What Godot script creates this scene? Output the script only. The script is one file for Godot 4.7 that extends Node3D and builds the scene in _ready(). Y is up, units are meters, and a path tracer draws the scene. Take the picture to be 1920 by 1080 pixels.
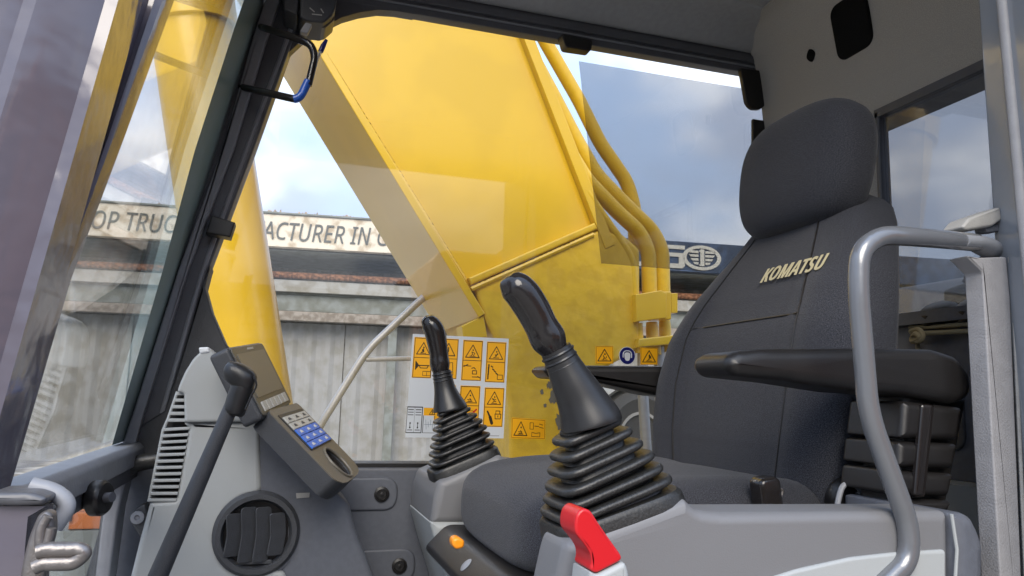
extends Node3D

var M := {}
var org := {}
var fonts := {}


func _ready():
	# ---- camera
	var cam := Camera3D.new()
	cam.name = "camera"
	add_child(cam)
	cam.position = Vector3(0, 1.9, 0)
	cam.rotation = Vector3(deg_to_rad(8.4), deg_to_rad(-17.0), deg_to_rad(1.6))
	cam.fov = rad_to_deg(2.0 * atan(540.0 / 1400.0))
	cam.near = 0.02
	cam.far = 600.0
	cam.current = true
	# ---- sky, exposure
	var env := Environment.new()
	env.background_mode = Environment.BG_SKY
	var sky := Sky.new()
	var pano := PanoramaSkyMaterial.new()
	pano.panorama = cloudy_sky()
	sky.sky_material = pano
	env.sky = sky
	env.tonemap_mode = Environment.TONE_MAPPER_LINEAR
	env.tonemap_exposure = 2.55
	env.background_energy_multiplier = 1.0
	env.sdfgi_enabled = true
	env.ssao_enabled = true
	env.ssil_enabled = true
	var we := WorldEnvironment.new()
	we.name = "environment"
	we.environment = env
	add_child(we)
	# ---- sun behind thin cloud, high on the photographer's side
	var sun := DirectionalLight3D.new()
	sun.name = "sun"
	add_child(sun)
	sun.light_energy = 0.5
	sun.light_angular_distance = 40.0
	sun.light_color = Color(1.0, 0.96, 0.9)
	sun.shadow_enabled = true
	sun.look_at_from_position(Vector3(-3.0, 7.0, 8.5), Vector3.ZERO)
	make_materials()
	# ---- the setting
	yard()
	shed()
	yard_behind()
	boom()
	boom_cylinder()
	outside_rail()
	yard_objects()
	# ---- the cab and what is in it
	cab()
	seat()
	consoles()
	front_console()
	monitor()
	joysticks()
	levers()
	handles()
	stickers()
	small_things()


# ------------------------------------------------------------------ mesh helpers
class Shape:
	var v := PackedVector3Array()
	var uv := PackedVector2Array()

	func tri(a: Vector3, b: Vector3, c: Vector3) -> void:
		v.append(a)
		v.append(b)
		v.append(c)

	func quad(a: Vector3, b: Vector3, c: Vector3, d: Vector3) -> void:
		tri(a, b, c)
		tri(a, c, d)

	func rings(r: Array, closed_ring := true, cap0 := true, cap1 := true) -> void:
		var n: int = r[0].size()
		for i in r.size() - 1:
			var p = r[i]
			var q = r[i + 1]
			for k in (n if closed_ring else n - 1):
				var k2 := (k + 1) % n
				quad(p[k], p[k2], q[k2], q[k])
		if cap0:
			fan(r[0], true)
		if cap1:
			fan(r[r.size() - 1], false)

	func fan(ring, flip: bool) -> void:
		var c := Vector3.ZERO
		for p in ring:
			c += p
		c /= ring.size()
		for k in ring.size():
			var a: Vector3 = ring[k]
			var b: Vector3 = ring[(k + 1) % ring.size()]
			if flip:
				tri(c, b, a)
			else:
				tri(c, a, b)

	func moved(t: Transform3D) -> Shape:
		var s := Shape.new()
		s.v = t * v
		s.uv = uv
		return s

	func add(o: Shape, t := Transform3D()) -> Shape:
		v.append_array(t * o.v)
		return self


func crease_mesh(s: Shape, crease := 38.0, center := Vector3.ZERO) -> ArrayMesh:
	var n := s.v.size()
	var fnorm := PackedVector3Array()
	var unit := PackedVector3Array()
	fnorm.resize(n / 3)
	unit.resize(n / 3)
	var at := {}
	for t in n / 3:
		var c := (s.v[t * 3 + 2] - s.v[t * 3]).cross(s.v[t * 3 + 1] - s.v[t * 3])
		fnorm[t] = c
		unit[t] = c.normalized()
		for k in 3:
			var key := Vector3i((s.v[t * 3 + k] * 20000.0).round())
			if at.has(key):
				at[key].append(t * 3 + k)
			else:
				at[key] = [t * 3 + k]
	var nn := PackedVector3Array()
	nn.resize(n)
	var lim := cos(deg_to_rad(crease))
	for key in at:
		var list: Array = at[key]
		for i in list:
			var u := unit[i / 3]
			var sum := Vector3.ZERO
			for j in list:
				if u.dot(unit[j / 3]) >= lim:
					sum += fnorm[j / 3]
			nn[i] = sum.normalized() if sum.length_squared() > 1e-20 else (u if u.length_squared() > 0.5 else Vector3.UP)
	var vv := s.v
	for i in n:
		vv[i] -= center
	var arr := []
	arr.resize(Mesh.ARRAY_MAX)
	arr[Mesh.ARRAY_VERTEX] = vv
	arr[Mesh.ARRAY_NORMAL] = nn
	if s.uv.size() == n:
		arr[Mesh.ARRAY_TEX_UV] = s.uv
	var am := ArrayMesh.new()
	am.add_surface_from_arrays(Mesh.PRIMITIVE_TRIANGLES, arr)
	return am


func thing(called: String, label: String, category: String, at := Vector3.ZERO, group := "") -> Node3D:
	var o := Node3D.new()
	o.name = called
	add_child(o, true)
	o.position = at
	org[o] = at
	o.set_meta("label", label)
	o.set_meta("category", category)
	if group:
		o.set_meta("group", group)
	return o


# a shape given in world metres becomes a named part of its thing, with its own centre
func part(parent: Node3D, called: String, s: Shape, m: Material, crease := 38.0, label := "") -> MeshInstance3D:
	var lo := s.v[0]
	var hi := s.v[0]
	for p in s.v:
		lo = lo.min(p)
		hi = hi.max(p)
	var c := (lo + hi) / 2.0
	var o := MeshInstance3D.new()
	o.name = called
	o.mesh = crease_mesh(s, crease, c)
	o.material_override = m
	parent.add_child(o, true)
	o.position = c - org.get(parent, Vector3.ZERO)
	org[o] = c
	if label:
		o.set_meta("label", label)
	return o


func put(parent: Node3D, called: String, mesh: Mesh, m: Material, t: Transform3D) -> MeshInstance3D:
	var o := MeshInstance3D.new()
	o.name = called
	o.mesh = mesh
	o.material_override = m
	parent.add_child(o, true)
	o.transform = Transform3D(t.basis, t.origin - org.get(parent, Vector3.ZERO))
	org[o] = t.origin
	return o


func area2(p: PackedVector2Array) -> float:
	var a := 0.0
	for i in p.size():
		a += p[i].cross(p[(i + 1) % p.size()])
	return a / 2.0


func inset(p: PackedVector2Array, d: float) -> PackedVector2Array:
	var r := PackedVector2Array()
	var n := p.size()
	for i in n:
		var e1 := (p[i] - p[(i + n - 1) % n]).normalized()
		var e2 := (p[(i + 1) % n] - p[i]).normalized()
		var n1 := Vector2(-e1.y, e1.x)
		var n2 := Vector2(-e2.y, e2.x)
		r.append(p[i] + (n1 + n2) / maxf(0.35, 1.0 + n1.dot(n2)) * d)
	# edges turned round by the inset shrink to a point
	for pass_ in 3:
		var bad := []
		for i in n:
			bad.append((r[(i + 1) % n] - r[i]).dot(p[(i + 1) % n] - p[i]) < 0.0)
		var i := 0
		while i < n:
			if bad[i] and not bad[(i + n - 1) % n]:
				var k := i
				while bad[k % n] and k - i < n:
					k += 1
				var a0 := r[(i + n - 1) % n]
				var hit = Geometry2D.line_intersects_line(r[i % n], p[i % n] - p[(i + n - 1) % n], r[k % n], p[(k + 1) % n] - p[k % n])
				var mean := (r[i % n] + r[k % n]) / 2.0
				if hit == null or (hit - mean).length() > 4.0 * d:
					hit = mean
				for j in range(i, k + 1):
					r[j % n] = hit
				i = k
			i += 1
	return r


# corners of a polygon rounded
func fillet(p: PackedVector2Array, rad: float, seg := 4) -> PackedVector2Array:
	var out := PackedVector2Array()
	var n := p.size()
	for i in n:
		var a := p[(i + n - 1) % n] - p[i]
		var b := p[(i + 1) % n] - p[i]
		var t := minf(rad, minf(a.length(), b.length()) * 0.45)
		var s := p[i] + a.normalized() * t
		var e := p[i] + b.normalized() * t
		for k in seg + 1:
			var f := float(k) / seg
			out.append(s.lerp(p[i], f).lerp(p[i].lerp(e, f), f))
	return out


# smooth closed curve through points
func curve(p: PackedVector2Array, seg := 5) -> PackedVector2Array:
	var out := PackedVector2Array()
	var n := p.size()
	for i in n:
		for k in seg:
			out.append(p[i].cubic_interpolate(p[(i + 1) % n], p[(i + n - 1) % n], p[(i + 2) % n], float(k) / seg))
	return out


# an outline in XY pushed from z0 to z1, edges rounded by bevel
func extrude(poly: PackedVector2Array, z0: float, z1: float, bevel := 0.0, seg := 3) -> Shape:
	var p := poly
	if area2(p) < 0.0:
		p = p.duplicate()
		p.reverse()
	if z0 > z1:
		var q := z0
		z0 = z1
		z1 = q
	var levels := []
	if bevel <= 0.0:
		levels = [[z0, 0.0], [z1, 0.0]]
	else:
		levels = []
		for k in seg + 1:
			var a := PI / 2 * k / seg
			levels.append([z0 + bevel * (1.0 - cos(PI / 2 - (PI / 2 - a))), bevel * (1.0 - sin(a))])
		for k in seg + 1:
			var a := PI / 2 * k / seg
			levels.append([z1 - bevel * (1.0 - cos(PI / 2 - a)), bevel * (1.0 - cos(a))])
	var s := Shape.new()
	var rs := []
	for l in levels:
		var q := inset(p, l[1]) if l[1] > 1e-6 else p
		var ring := PackedVector3Array()
		for v in q:
			ring.append(Vector3(v.x, v.y, l[0]))
		rs.append(ring)
	var idx := Geometry2D.triangulate_polygon(p)
	var first: PackedVector3Array = rs[0]
	var last: PackedVector3Array = rs[rs.size() - 1]
	for i in range(rs.size() - 1):
		for k in p.size():
			var k2 := (k + 1) % p.size()
			s.quad(rs[i][k], rs[i + 1][k], rs[i + 1][k2], rs[i][k2])
	for i in range(0, idx.size(), 3):
		var a := idx[i]
		var b := idx[i + 1]
		var c := idx[i + 2]
		if (p[b] - p[a]).cross(p[c] - p[a]) < 0.0:
			var q := b
			b = c
			c = q
		s.tri(last[a], last[c], last[b])
		s.tri(first[a], first[b], first[c])
	return s


# the same, outline given in the plane of two axes at a point, pushed along their normal
func slab(poly: PackedVector2Array, at: Vector3, ax: Vector3, ay: Vector3, d0: float, d1: float, bevel := 0.0) -> Shape:
	var x := ax.normalized()
	var y := (ay - x * ay.dot(x)).normalized()
	return extrude(poly, d0, d1, bevel).moved(Transform3D(Basis(x, y, x.cross(y)), at))


func rect(w: float, h: float, r := 0.0, seg := 4) -> PackedVector2Array:
	var p := PackedVector2Array([Vector2(-w / 2, -h / 2), Vector2(w / 2, -h / 2), Vector2(w / 2, h / 2), Vector2(-w / 2, h / 2)])
	if r <= 0.0:
		return p
	var out := PackedVector2Array()
	for i in 4:
		var c := p[i] - Vector2(signf(p[i].x), signf(p[i].y)) * r
		for k in seg + 1:
			var a := PI + PI / 2 * i + PI / 2 * k / seg
			out.append(c + Vector2(cos(a), sin(a)) * r)
	return out


func box(lo: Vector3, hi: Vector3, bevel := 0.0) -> Shape:
	return extrude(PackedVector2Array([Vector2(lo.x, lo.y), Vector2(hi.x, lo.y), Vector2(hi.x, hi.y), Vector2(lo.x, hi.y)]), lo.z, hi.z, bevel, 2)


func round_path(p: Array, rad: float, seg := 6) -> Array:
	var out := [p[0]]
	for i in range(1, p.size() - 1):
		var a: Vector3 = p[i - 1] - p[i]
		var b: Vector3 = p[i + 1] - p[i]
		var t := minf(rad, minf(a.length(), b.length()) * 0.48)
		var s: Vector3 = p[i] + a.normalized() * t
		var e: Vector3 = p[i] + b.normalized() * t
		for k in seg + 1:
			var f := float(k) / seg
			out.append(s.lerp(p[i], f).lerp(p[i].lerp(e, f), f))
	out.append(p[p.size() - 1])
	return out


func smooth_path(p: Array, seg := 6) -> Array:
	var out := []
	for i in p.size() - 1:
		var a: Vector3 = p[maxi(i - 1, 0)]
		var d: Vector3 = p[mini(i + 2, p.size() - 1)]
		for k in seg:
			out.append(p[i].cubic_interpolate(p[i + 1], a, d, float(k) / seg))
	out.append(p[p.size() - 1])
	return out


# a tube of round (or squashed) section along a path; radius one number or one per point
func tube(p: Array, radius, sides := 14, squash := 1.0, up := Vector3.UP, caps := true) -> Shape:
	var rs := []
	var n := p.size()
	var side := Vector3.ZERO
	for i in n:
		var d: Vector3 = (p[mini(i + 1, n - 1)] - p[maxi(i - 1, 0)]).normalized()
		if i == 0:
			side = d.cross(up)
			if side.length() < 0.05:
				side = d.cross(Vector3.RIGHT)
		side = (side - d * side.dot(d)).normalized()
		var oth := side.cross(d)
		var r: float = radius if radius is float else radius[i]
		var ring := PackedVector3Array()
		for k in sides:
			var a := TAU * k / sides
			ring.append(p[i] + side * cos(a) * r + oth * sin(a) * r * squash)
		rs.append(ring)
	var s := Shape.new()
	s.rings(rs, true, caps, caps)
	return s


# profile of (radius, height) pairs turned round the local y axis
func lathe(prof: Array, sides := 28, t := Transform3D()) -> Shape:
	var rs := []
	for q in prof:
		var ring := PackedVector3Array()
		for k in sides:
			var a := TAU * k / sides
			ring.append(t * Vector3(cos(a) * q[0], q[1], sin(a) * q[0]))
		rs.append(ring)
	var s := Shape.new()
	s.rings(rs, true, prof[0][0] > 1e-5, prof[prof.size() - 1][0] > 1e-5)
	return s


func axis_frame(at: Vector3, up: Vector3, hint := Vector3.FORWARD) -> Transform3D:
	var y := up.normalized()
	var x := y.cross(hint)
	if x.length() < 0.01:
		x = y.cross(Vector3.RIGHT)
	x = x.normalized()
	return Transform3D(Basis(x, y, x.cross(y)), at)


func superring(at: Vector3, ax: Vector3, ay: Vector3, power: float, n := 32) -> PackedVector3Array:
	var ring := PackedVector3Array()
	for k in n:
		var a := TAU * k / n
		var c := cos(a)
		var d := sin(a)
		ring.append(at + ax * signf(c) * pow(absf(c), 2.0 / power) + ay * signf(d) * pow(absf(d), 2.0 / power))
	return ring


func pane(corners: Array, thick: float) -> Shape:
	var n: Vector3 = (corners[1] - corners[0]).cross(corners[2] - corners[0]).normalized() * thick
	var s := Shape.new()
	var c: Array = corners
	for i in range(1, c.size() - 1):
		s.tri(c[0], c[i], c[i + 1])
		if thick > 0.0:
			s.tri(c[0] + n, c[i + 1] + n, c[i] + n)
	return s


func font(which := "Droid Sans", weight := 400) -> Font:
	var key := which + str(weight)
	if not fonts.has(key):
		var f := SystemFont.new()
		f.font_names = PackedStringArray([which])
		f.font_weight = weight
		fonts[key] = f
	return fonts[key]


func letter_mesh(text: String, height: float, depth: float, f: Font) -> TextMesh:
	var t := TextMesh.new()
	t.text = text
	t.font = f
	t.font_size = 64
	t.pixel_size = height / 46.0
	t.depth = depth
	t.curve_step = 2.0
	return t


# ------------------------------------------------------------------ materials
func lin(r: float, g: float, b: float) -> Color:
	return Color(r, g, b).linear_to_srgb()


func noise_tex(freq: float, c0: Color, c1: Color, sd: int, size := 256, lo := 0.3, hi := 0.7, oct := 4, kind := FastNoiseLite.TYPE_SIMPLEX_SMOOTH) -> NoiseTexture2D:
	var n := FastNoiseLite.new()
	n.noise_type = kind
	n.frequency = freq
	n.seed = sd
	n.fractal_octaves = oct
	var t := NoiseTexture2D.new()
	t.width = size
	t.height = size
	t.seamless = true
	t.noise = n
	var g := Gradient.new()
	g.offsets = PackedFloat32Array([lo, hi])
	g.colors = PackedColorArray([c0, c1])
	t.color_ramp = g
	return t


func noise_normal(freq: float, sd: int, strength := 4.0, size := 256, kind := FastNoiseLite.TYPE_SIMPLEX_SMOOTH) -> NoiseTexture2D:
	var n := FastNoiseLite.new()
	n.noise_type = kind
	n.frequency = freq
	n.seed = sd
	var t := NoiseTexture2D.new()
	t.width = size
	t.height = size
	t.seamless = true
	t.as_normal_map = true
	t.bump_strength = strength
	t.noise = n
	return t


func mat(called: String, c: Color, rough := 0.5, metal := 0.0, spec := 0.5) -> StandardMaterial3D:
	var m := StandardMaterial3D.new()
	m.resource_name = called
	m.albedo_color = c
	m.roughness = rough
	m.metallic = metal
	m.metallic_specular = spec
	M[called] = m
	return m


func grain(m: StandardMaterial3D, tex: Texture2D, nrm: Texture2D, scale: float, nscale := 0.3) -> StandardMaterial3D:
	m.uv1_triplanar = true
	m.uv1_scale = Vector3.ONE * scale
	if tex:
		m.albedo_texture = tex
	if nrm:
		m.normal_enabled = true
		m.normal_texture = nrm
		m.normal_scale = nscale
	return m


func glass(called: String, tint: Color, alpha: float) -> StandardMaterial3D:
	var m := mat(called, Color(tint.r, tint.g, tint.b, alpha), 0.02)
	m.transparency = BaseMaterial3D.TRANSPARENCY_ALPHA
	return m


func make_materials():
	var fine := noise_normal(0.25, 3, 6.0)
	var pits := noise_normal(0.12, 5, 5.0)
	var wavy := noise_normal(0.015, 9, 6.0)
	var mott := noise_tex(0.03, Color(0.965, 0.965, 0.965), Color(1, 1, 1), 4)
	var cloth := noise_tex(0.3, Color(0.45, 0.45, 0.47), Color(1.0, 1.0, 1.0), 12, 512, 0.36, 0.64, 2)
	var flecks := noise_tex(0.22, Color(0.84, 0.84, 0.85), Color(1, 1, 1), 21, 512, 0.4, 0.72, 4)
	grain(mat("light_grey_plastic", lin(0.335, 0.352, 0.355), 0.5), null, fine, 9.0, 0.04)
	grain(mat("mid_grey_plastic", lin(0.152, 0.153, 0.160), 0.5), null, fine, 9.0, 0.04)
	grain(mat("slate_plastic", lin(0.10, 0.108, 0.13), 0.5), mott, fine, 9.0, 0.06)
	grain(mat("charcoal_plastic", lin(0.045, 0.048, 0.055), 0.5), mott, fine, 8.0, 0.2)
	grain(mat("black_plastic", lin(0.011, 0.010, 0.010), 0.40), mott, fine, 12.0, 0.08)
	grain(mat("gloss_black", lin(0.016, 0.014, 0.014), 0.14), null, pits, 16.0, 0.05)
	grain(mat("grip_black", lin(0.016, 0.016, 0.017), 0.36), mott, fine, 14.0, 0.08)
	grain(mat("rubber", lin(0.075, 0.075, 0.073), 0.42), noise_tex(0.28, Color(0.48, 0.48, 0.48), Color(1, 1, 1), 31, 512, 0.62, 0.86, 3), fine, 5.0, 0.06)
	var cl := grain(mat("seat_cloth", lin(0.072, 0.075, 0.088), 0.95, 0.0, 0.2), cloth, noise_normal(0.3, 8, 9.0, 512), 5.0, 0.28)
	cl.rim_enabled = true
	cl.rim = 0.5
	cl.rim_tint = 0.4
	var sc := grain(mat("bolster_cloth", lin(0.05, 0.05, 0.055), 0.9, 0.0, 0.2), cloth, noise_normal(0.3, 18, 9.0, 512), 9.0, 0.7)
	sc.rim_enabled = true
	sc.rim = 0.3
	sc.rim_tint = 0.4
	grain(mat("roof_lining", lin(0.50, 0.475, 0.43), 0.95, 0.0, 0.2), flecks, noise_normal(0.3, 28, 8.0, 512), 5.0, 0.2)
	grain(mat("roof_trim", lin(0.36, 0.365, 0.375), 0.85, 0.0, 0.3), mott, fine, 8.0, 0.25)
	grain(mat("frame_dark", lin(0.085, 0.088, 0.10), 0.42), mott, pits, 4.0, 0.06)
	grain(mat("frame_grey", lin(0.25, 0.26, 0.285), 0.45), mott, pits, 4.0, 0.06)
	var np := grain(mat("pillar_paint", lin(0.11, 0.10, 0.125), 0.16), null, wavy, 1.6, 0.25)
	np.clearcoat_enabled = true
	np.clearcoat = 0.6
	np.clearcoat_roughness = 0.05
	var bp := grain(mat("post_paint", lin(0.25, 0.27, 0.30), 0.2), null, noise_normal(0.03, 19, 4.0), 4.0, 0.06)
	bp.clearcoat_enabled = true
	bp.clearcoat = 0.5
	bp.clearcoat_roughness = 0.05
	grain(mat("latch_grey", lin(0.31, 0.305, 0.315), 0.5), mott, fine, 6.0, 0.1)
	grain(mat("beige_grey", lin(0.36, 0.35, 0.33), 0.55), mott, fine, 6.0, 0.1)
	var rail := grain(mat("rail_paint", lin(0.155, 0.16, 0.172), 0.27, 0.3), null, noise_normal(0.05, 29, 3.0), 8.0, 0.05)
	rail.clearcoat_enabled = true
	rail.clearcoat = 0.5
	rail.clearcoat_roughness = 0.06
	grain(mat("bare_steel", lin(0.22, 0.205, 0.20), 0.42, 0.7), mott, pits, 9.0, 0.12)
	grain(mat("silver_pipe", lin(0.42, 0.42, 0.42), 0.45, 0.3), mott, null, 5.0)
	var yel := grain(mat("yellow_paint", lin(0.66, 0.41, 0.012), 0.3), noise_tex(0.006, Color(0.975, 0.975, 0.97), Color(1, 1, 1), 44, 512, 0.35, 0.65), noise_normal(0.02, 14, 3.0), 1.2, 0.02)
	yel.clearcoat_enabled = true
	yel.clearcoat = 0.3
	yel.clearcoat_roughness = 0.15
	grain(mat("yellow_cast", lin(0.66, 0.41, 0.012), 0.4), noise_tex(0.012, Color(0.95, 0.945, 0.93), Color(1, 1, 1), 45, 512, 0.3, 0.6), noise_normal(0.02, 15, 7.0), 2.2, 0.14)
	grain(mat("yellow_pipe", lin(0.66, 0.41, 0.012), 0.34), mott, null, 5.0)
	grain(mat("grime", lin(0.13, 0.11, 0.075), 0.85), mott, fine, 5.0, 0.3)
	mat("red_plastic", lin(0.52, 0.010, 0.016), 0.35)
	mat("orange_plastic", lin(0.85, 0.28, 0.01), 0.35)
	mat("blue_tape", lin(0.012, 0.09, 0.45), 0.3)
	mat("navy_plastic", lin(0.01, 0.012, 0.12), 0.3)
	glass("clear_plastic", Color(0.8, 0.85, 0.9), 0.35)
	mat("thread_gold", lin(0.50, 0.44, 0.27), 0.8)
	grain(mat("cord_beige", lin(0.50, 0.43, 0.27), 0.9), noise_tex(0.2, Color(0.7, 0.7, 0.7), Color(1, 1, 1), 51), noise_normal(0.3, 52, 8.0), 40.0, 0.5)
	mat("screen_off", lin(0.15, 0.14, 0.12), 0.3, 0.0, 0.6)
	mat("screen_bezel", lin(0.09, 0.085, 0.075), 0.3)
	mat("key_silver", lin(0.42, 0.42, 0.40), 0.35)
	mat("key_print", lin(0.62, 0.62, 0.6), 0.5)
	mat("key_blue", lin(0.05, 0.16, 0.60), 0.35)
	grain(mat("pod_taupe", lin(0.13, 0.115, 0.09), 0.42), mott, fine, 8.0, 0.12)
	glass("window_glass", lin(0.5, 0.55, 0.52), 0.02)
	glass("tint_film", lin(0.06, 0.07, 0.085), 0.31)
	glass("rear_glass", lin(0.10, 0.105, 0.115), 0.48)
	glass("screen_glass", lin(0.45, 0.55, 0.52), 0.045)
	mat("reflection_green", lin(0.28, 0.37, 0.355), 0.16)  # colour painted for the post's reflection in the windscreen
	mat("black_felt", lin(0.012, 0.012, 0.012), 0.95, 0.0, 0.1)
	var film := mat("dust_film", lin(0.55, 0.54, 0.50), 0.95, 0.0, 0.1)
	film.transparency = BaseMaterial3D.TRANSPARENCY_ALPHA
	grain(film, noise_tex(0.02, Color(1, 1, 1, 0.015), Color(1, 1, 1, 0.05), 81, 512, 0.3, 0.8, 6), null, 2.2)
	mat("label_white", lin(0.62, 0.64, 0.66), 0.5)
	var dw := mat("dirt_white", lin(0.8, 0.8, 0.8), 0.9)
	dw.backlight_enabled = true
	dw.backlight = Color(1, 1, 1)
	# the yard
	var gr := grain(mat("yard_concrete", lin(0.36, 0.335, 0.295), 0.9), noise_tex(0.01, Color(0.7, 0.68, 0.65), Color(1, 1, 1), 61, 512), noise_normal(0.05, 62, 6.0, 512), 0.25, 0.5)
	gr.uv1_world_triplanar = true
	grain(mat("fascia_cream", lin(0.66, 0.585, 0.46), 0.7), noise_tex(0.012, Color(0.80, 0.76, 0.70), Color(1, 1, 1), 63, 512, 0.25, 0.55), null, 0.35)
	grain(mat("fascia_navy", lin(0.045, 0.075, 0.135), 0.6), noise_tex(0.012, Color(0.75, 0.75, 0.75), Color(1, 1, 1), 64, 512), null, 0.4)
	mat("sign_letter_grey", lin(0.075, 0.078, 0.068), 0.7)
	mat("sign_letter_pale", lin(0.60, 0.57, 0.48), 0.7)
	grain(mat("wall_sheet", lin(0.275, 0.272, 0.26), 0.8), noise_tex(0.012, Color(0.92, 0.91, 0.88), Color(1, 1, 1), 65, 512, 0.25, 0.6), null, 0.3)
	grain(mat("wall_sheet_pale", lin(0.33, 0.325, 0.30), 0.8), noise_tex(0.012, Color(0.88, 0.86, 0.82), Color(1, 1, 1), 75, 512, 0.25, 0.6), null, 0.3)
	grain(mat("wall_brown", lin(0.30, 0.265, 0.225), 0.85), noise_tex(0.02, Color(0.8, 0.78, 0.75), Color(1, 1, 1), 66, 512), null, 0.4)
	grain(mat("roof_sheet", lin(0.20, 0.215, 0.20), 0.7), noise_tex(0.012, Color(0.85, 0.84, 0.8), Color(1, 1, 1), 67, 512), null, 0.3)
	grain(mat("rust", lin(0.30, 0.13, 0.06), 0.9), noise_tex(0.03, Color(0.55, 0.5, 0.45), Color(1, 1, 1), 68), null, 1.0)
	grain(mat("rubble", lin(0.42, 0.31, 0.21), 0.95), noise_tex(0.04, Color(0.5, 0.5, 0.5), Color(1, 1, 1), 69), null, 1.0)
	mat("shade_glass", lin(0.03, 0.035, 0.04), 0.08)
	grain(mat("tyre_rubber", lin(0.05, 0.048, 0.045), 0.85), mott, fine, 5.0, 0.3)
	grain(mat("truck_orange", lin(0.55, 0.16, 0.03), 0.4), mott, null, 0.6)
	grain(mat("truck_dark", lin(0.05, 0.05, 0.055), 0.7), mott, null, 0.6)
	grain(mat("hood_navy", lin(0.03, 0.035, 0.05), 0.45), mott, null, 2.0)
	grain(mat("cloth_tan", lin(0.40, 0.31, 0.17), 0.9), cloth, null, 5.0)
	grain(mat("cloth_brown", lin(0.22, 0.10, 0.05), 0.9), cloth, null, 5.0)
	mat("plant_green", lin(0.08, 0.12, 0.03), 0.8)


# broken cloud over pale blue, the same all round
func cloudy_sky() -> ImageTexture:
	var w := 1024
	var h := 512
	var im := Image.create(w, h, false, Image.FORMAT_RGBF)
	var n := FastNoiseLite.new()
	n.noise_type = FastNoiseLite.TYPE_SIMPLEX_SMOOTH
	n.seed = 77
	n.frequency = 1.0
	n.fractal_octaves = 6
	n.fractal_gain = 0.55
	for y in h:
		var el := (0.5 - (y + 0.5) / h) * PI
		for x in w:
			var c := Color(0.20, 0.19, 0.18)
			if el > -0.02:
				var az := TAU * (x + 0.5) / w
				var d := Vector3(cos(el) * sin(az), sin(el), cos(el) * cos(az))
				# a cloud layer seen from below: clouds crowd together towards the horizon
				var q := Vector3(d.x, 0.0, d.z) / (maxf(d.y, 0.0) + 0.28)
				var a := n.get_noise_3d(q.x * 0.8, q.z * 0.8, 3.0)
				var b := n.get_noise_3d(q.x * 1.7 + 9.0, q.z * 1.7, 7.0)
				var cover := smoothstep(-0.22, 0.28, a)
				var blue := Color(0.34, 0.465, 0.70).lerp(Color(0.46, 0.56, 0.73), pow(1.0 - maxf(d.y, 0.0), 3.0))
				var body := Color(0.37, 0.43, 0.56).lerp(Color(0.72, 0.76, 0.83), smoothstep(-0.2, 0.4, b))
				# an overcast sky is brightest overhead
				c = blue.lerp(body, cover) * (0.50 + 1.1 * maxf(d.y, 0.0))
			im.set_pixel(x, y, c)
	return ImageTexture.create_from_image(im)


# ------------------------------------------------------------------ the yard and what stands in it
func yard():
	var s := Shape.new()
	s.quad(Vector3(-250, 0, -250), Vector3(250, 0, -250), Vector3(250, 0, 250), Vector3(-250, 0, 250))
	var g := part(self, "ground", s, M.yard_concrete)
	g.set_meta("kind", "structure")
	g.set_meta("label", "pale dusty concrete yard around the machine")


func sign_text(owner: Node3D, text: String, at: Vector3, height: float, slant: float, m: Material, f: Font, squeeze := 1.0):
	var x := 0.0
	for i in text.length():
		var ch := text[i]
		var adv: float = f.get_string_size(ch, HORIZONTAL_ALIGNMENT_LEFT, -1, 64).x / 46.0 * height * squeeze
		if ch != " ":
			var b := Basis(Vector3(squeeze, 0, 0), Vector3(slant, 1, 0), Vector3(0, 0, 1))
			put(owner, "letter", letter_mesh(ch, height, 0.03, f), m, Transform3D(b, at + Vector3(x + adv / 2, 0, 0)))
		x += adv


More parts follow.
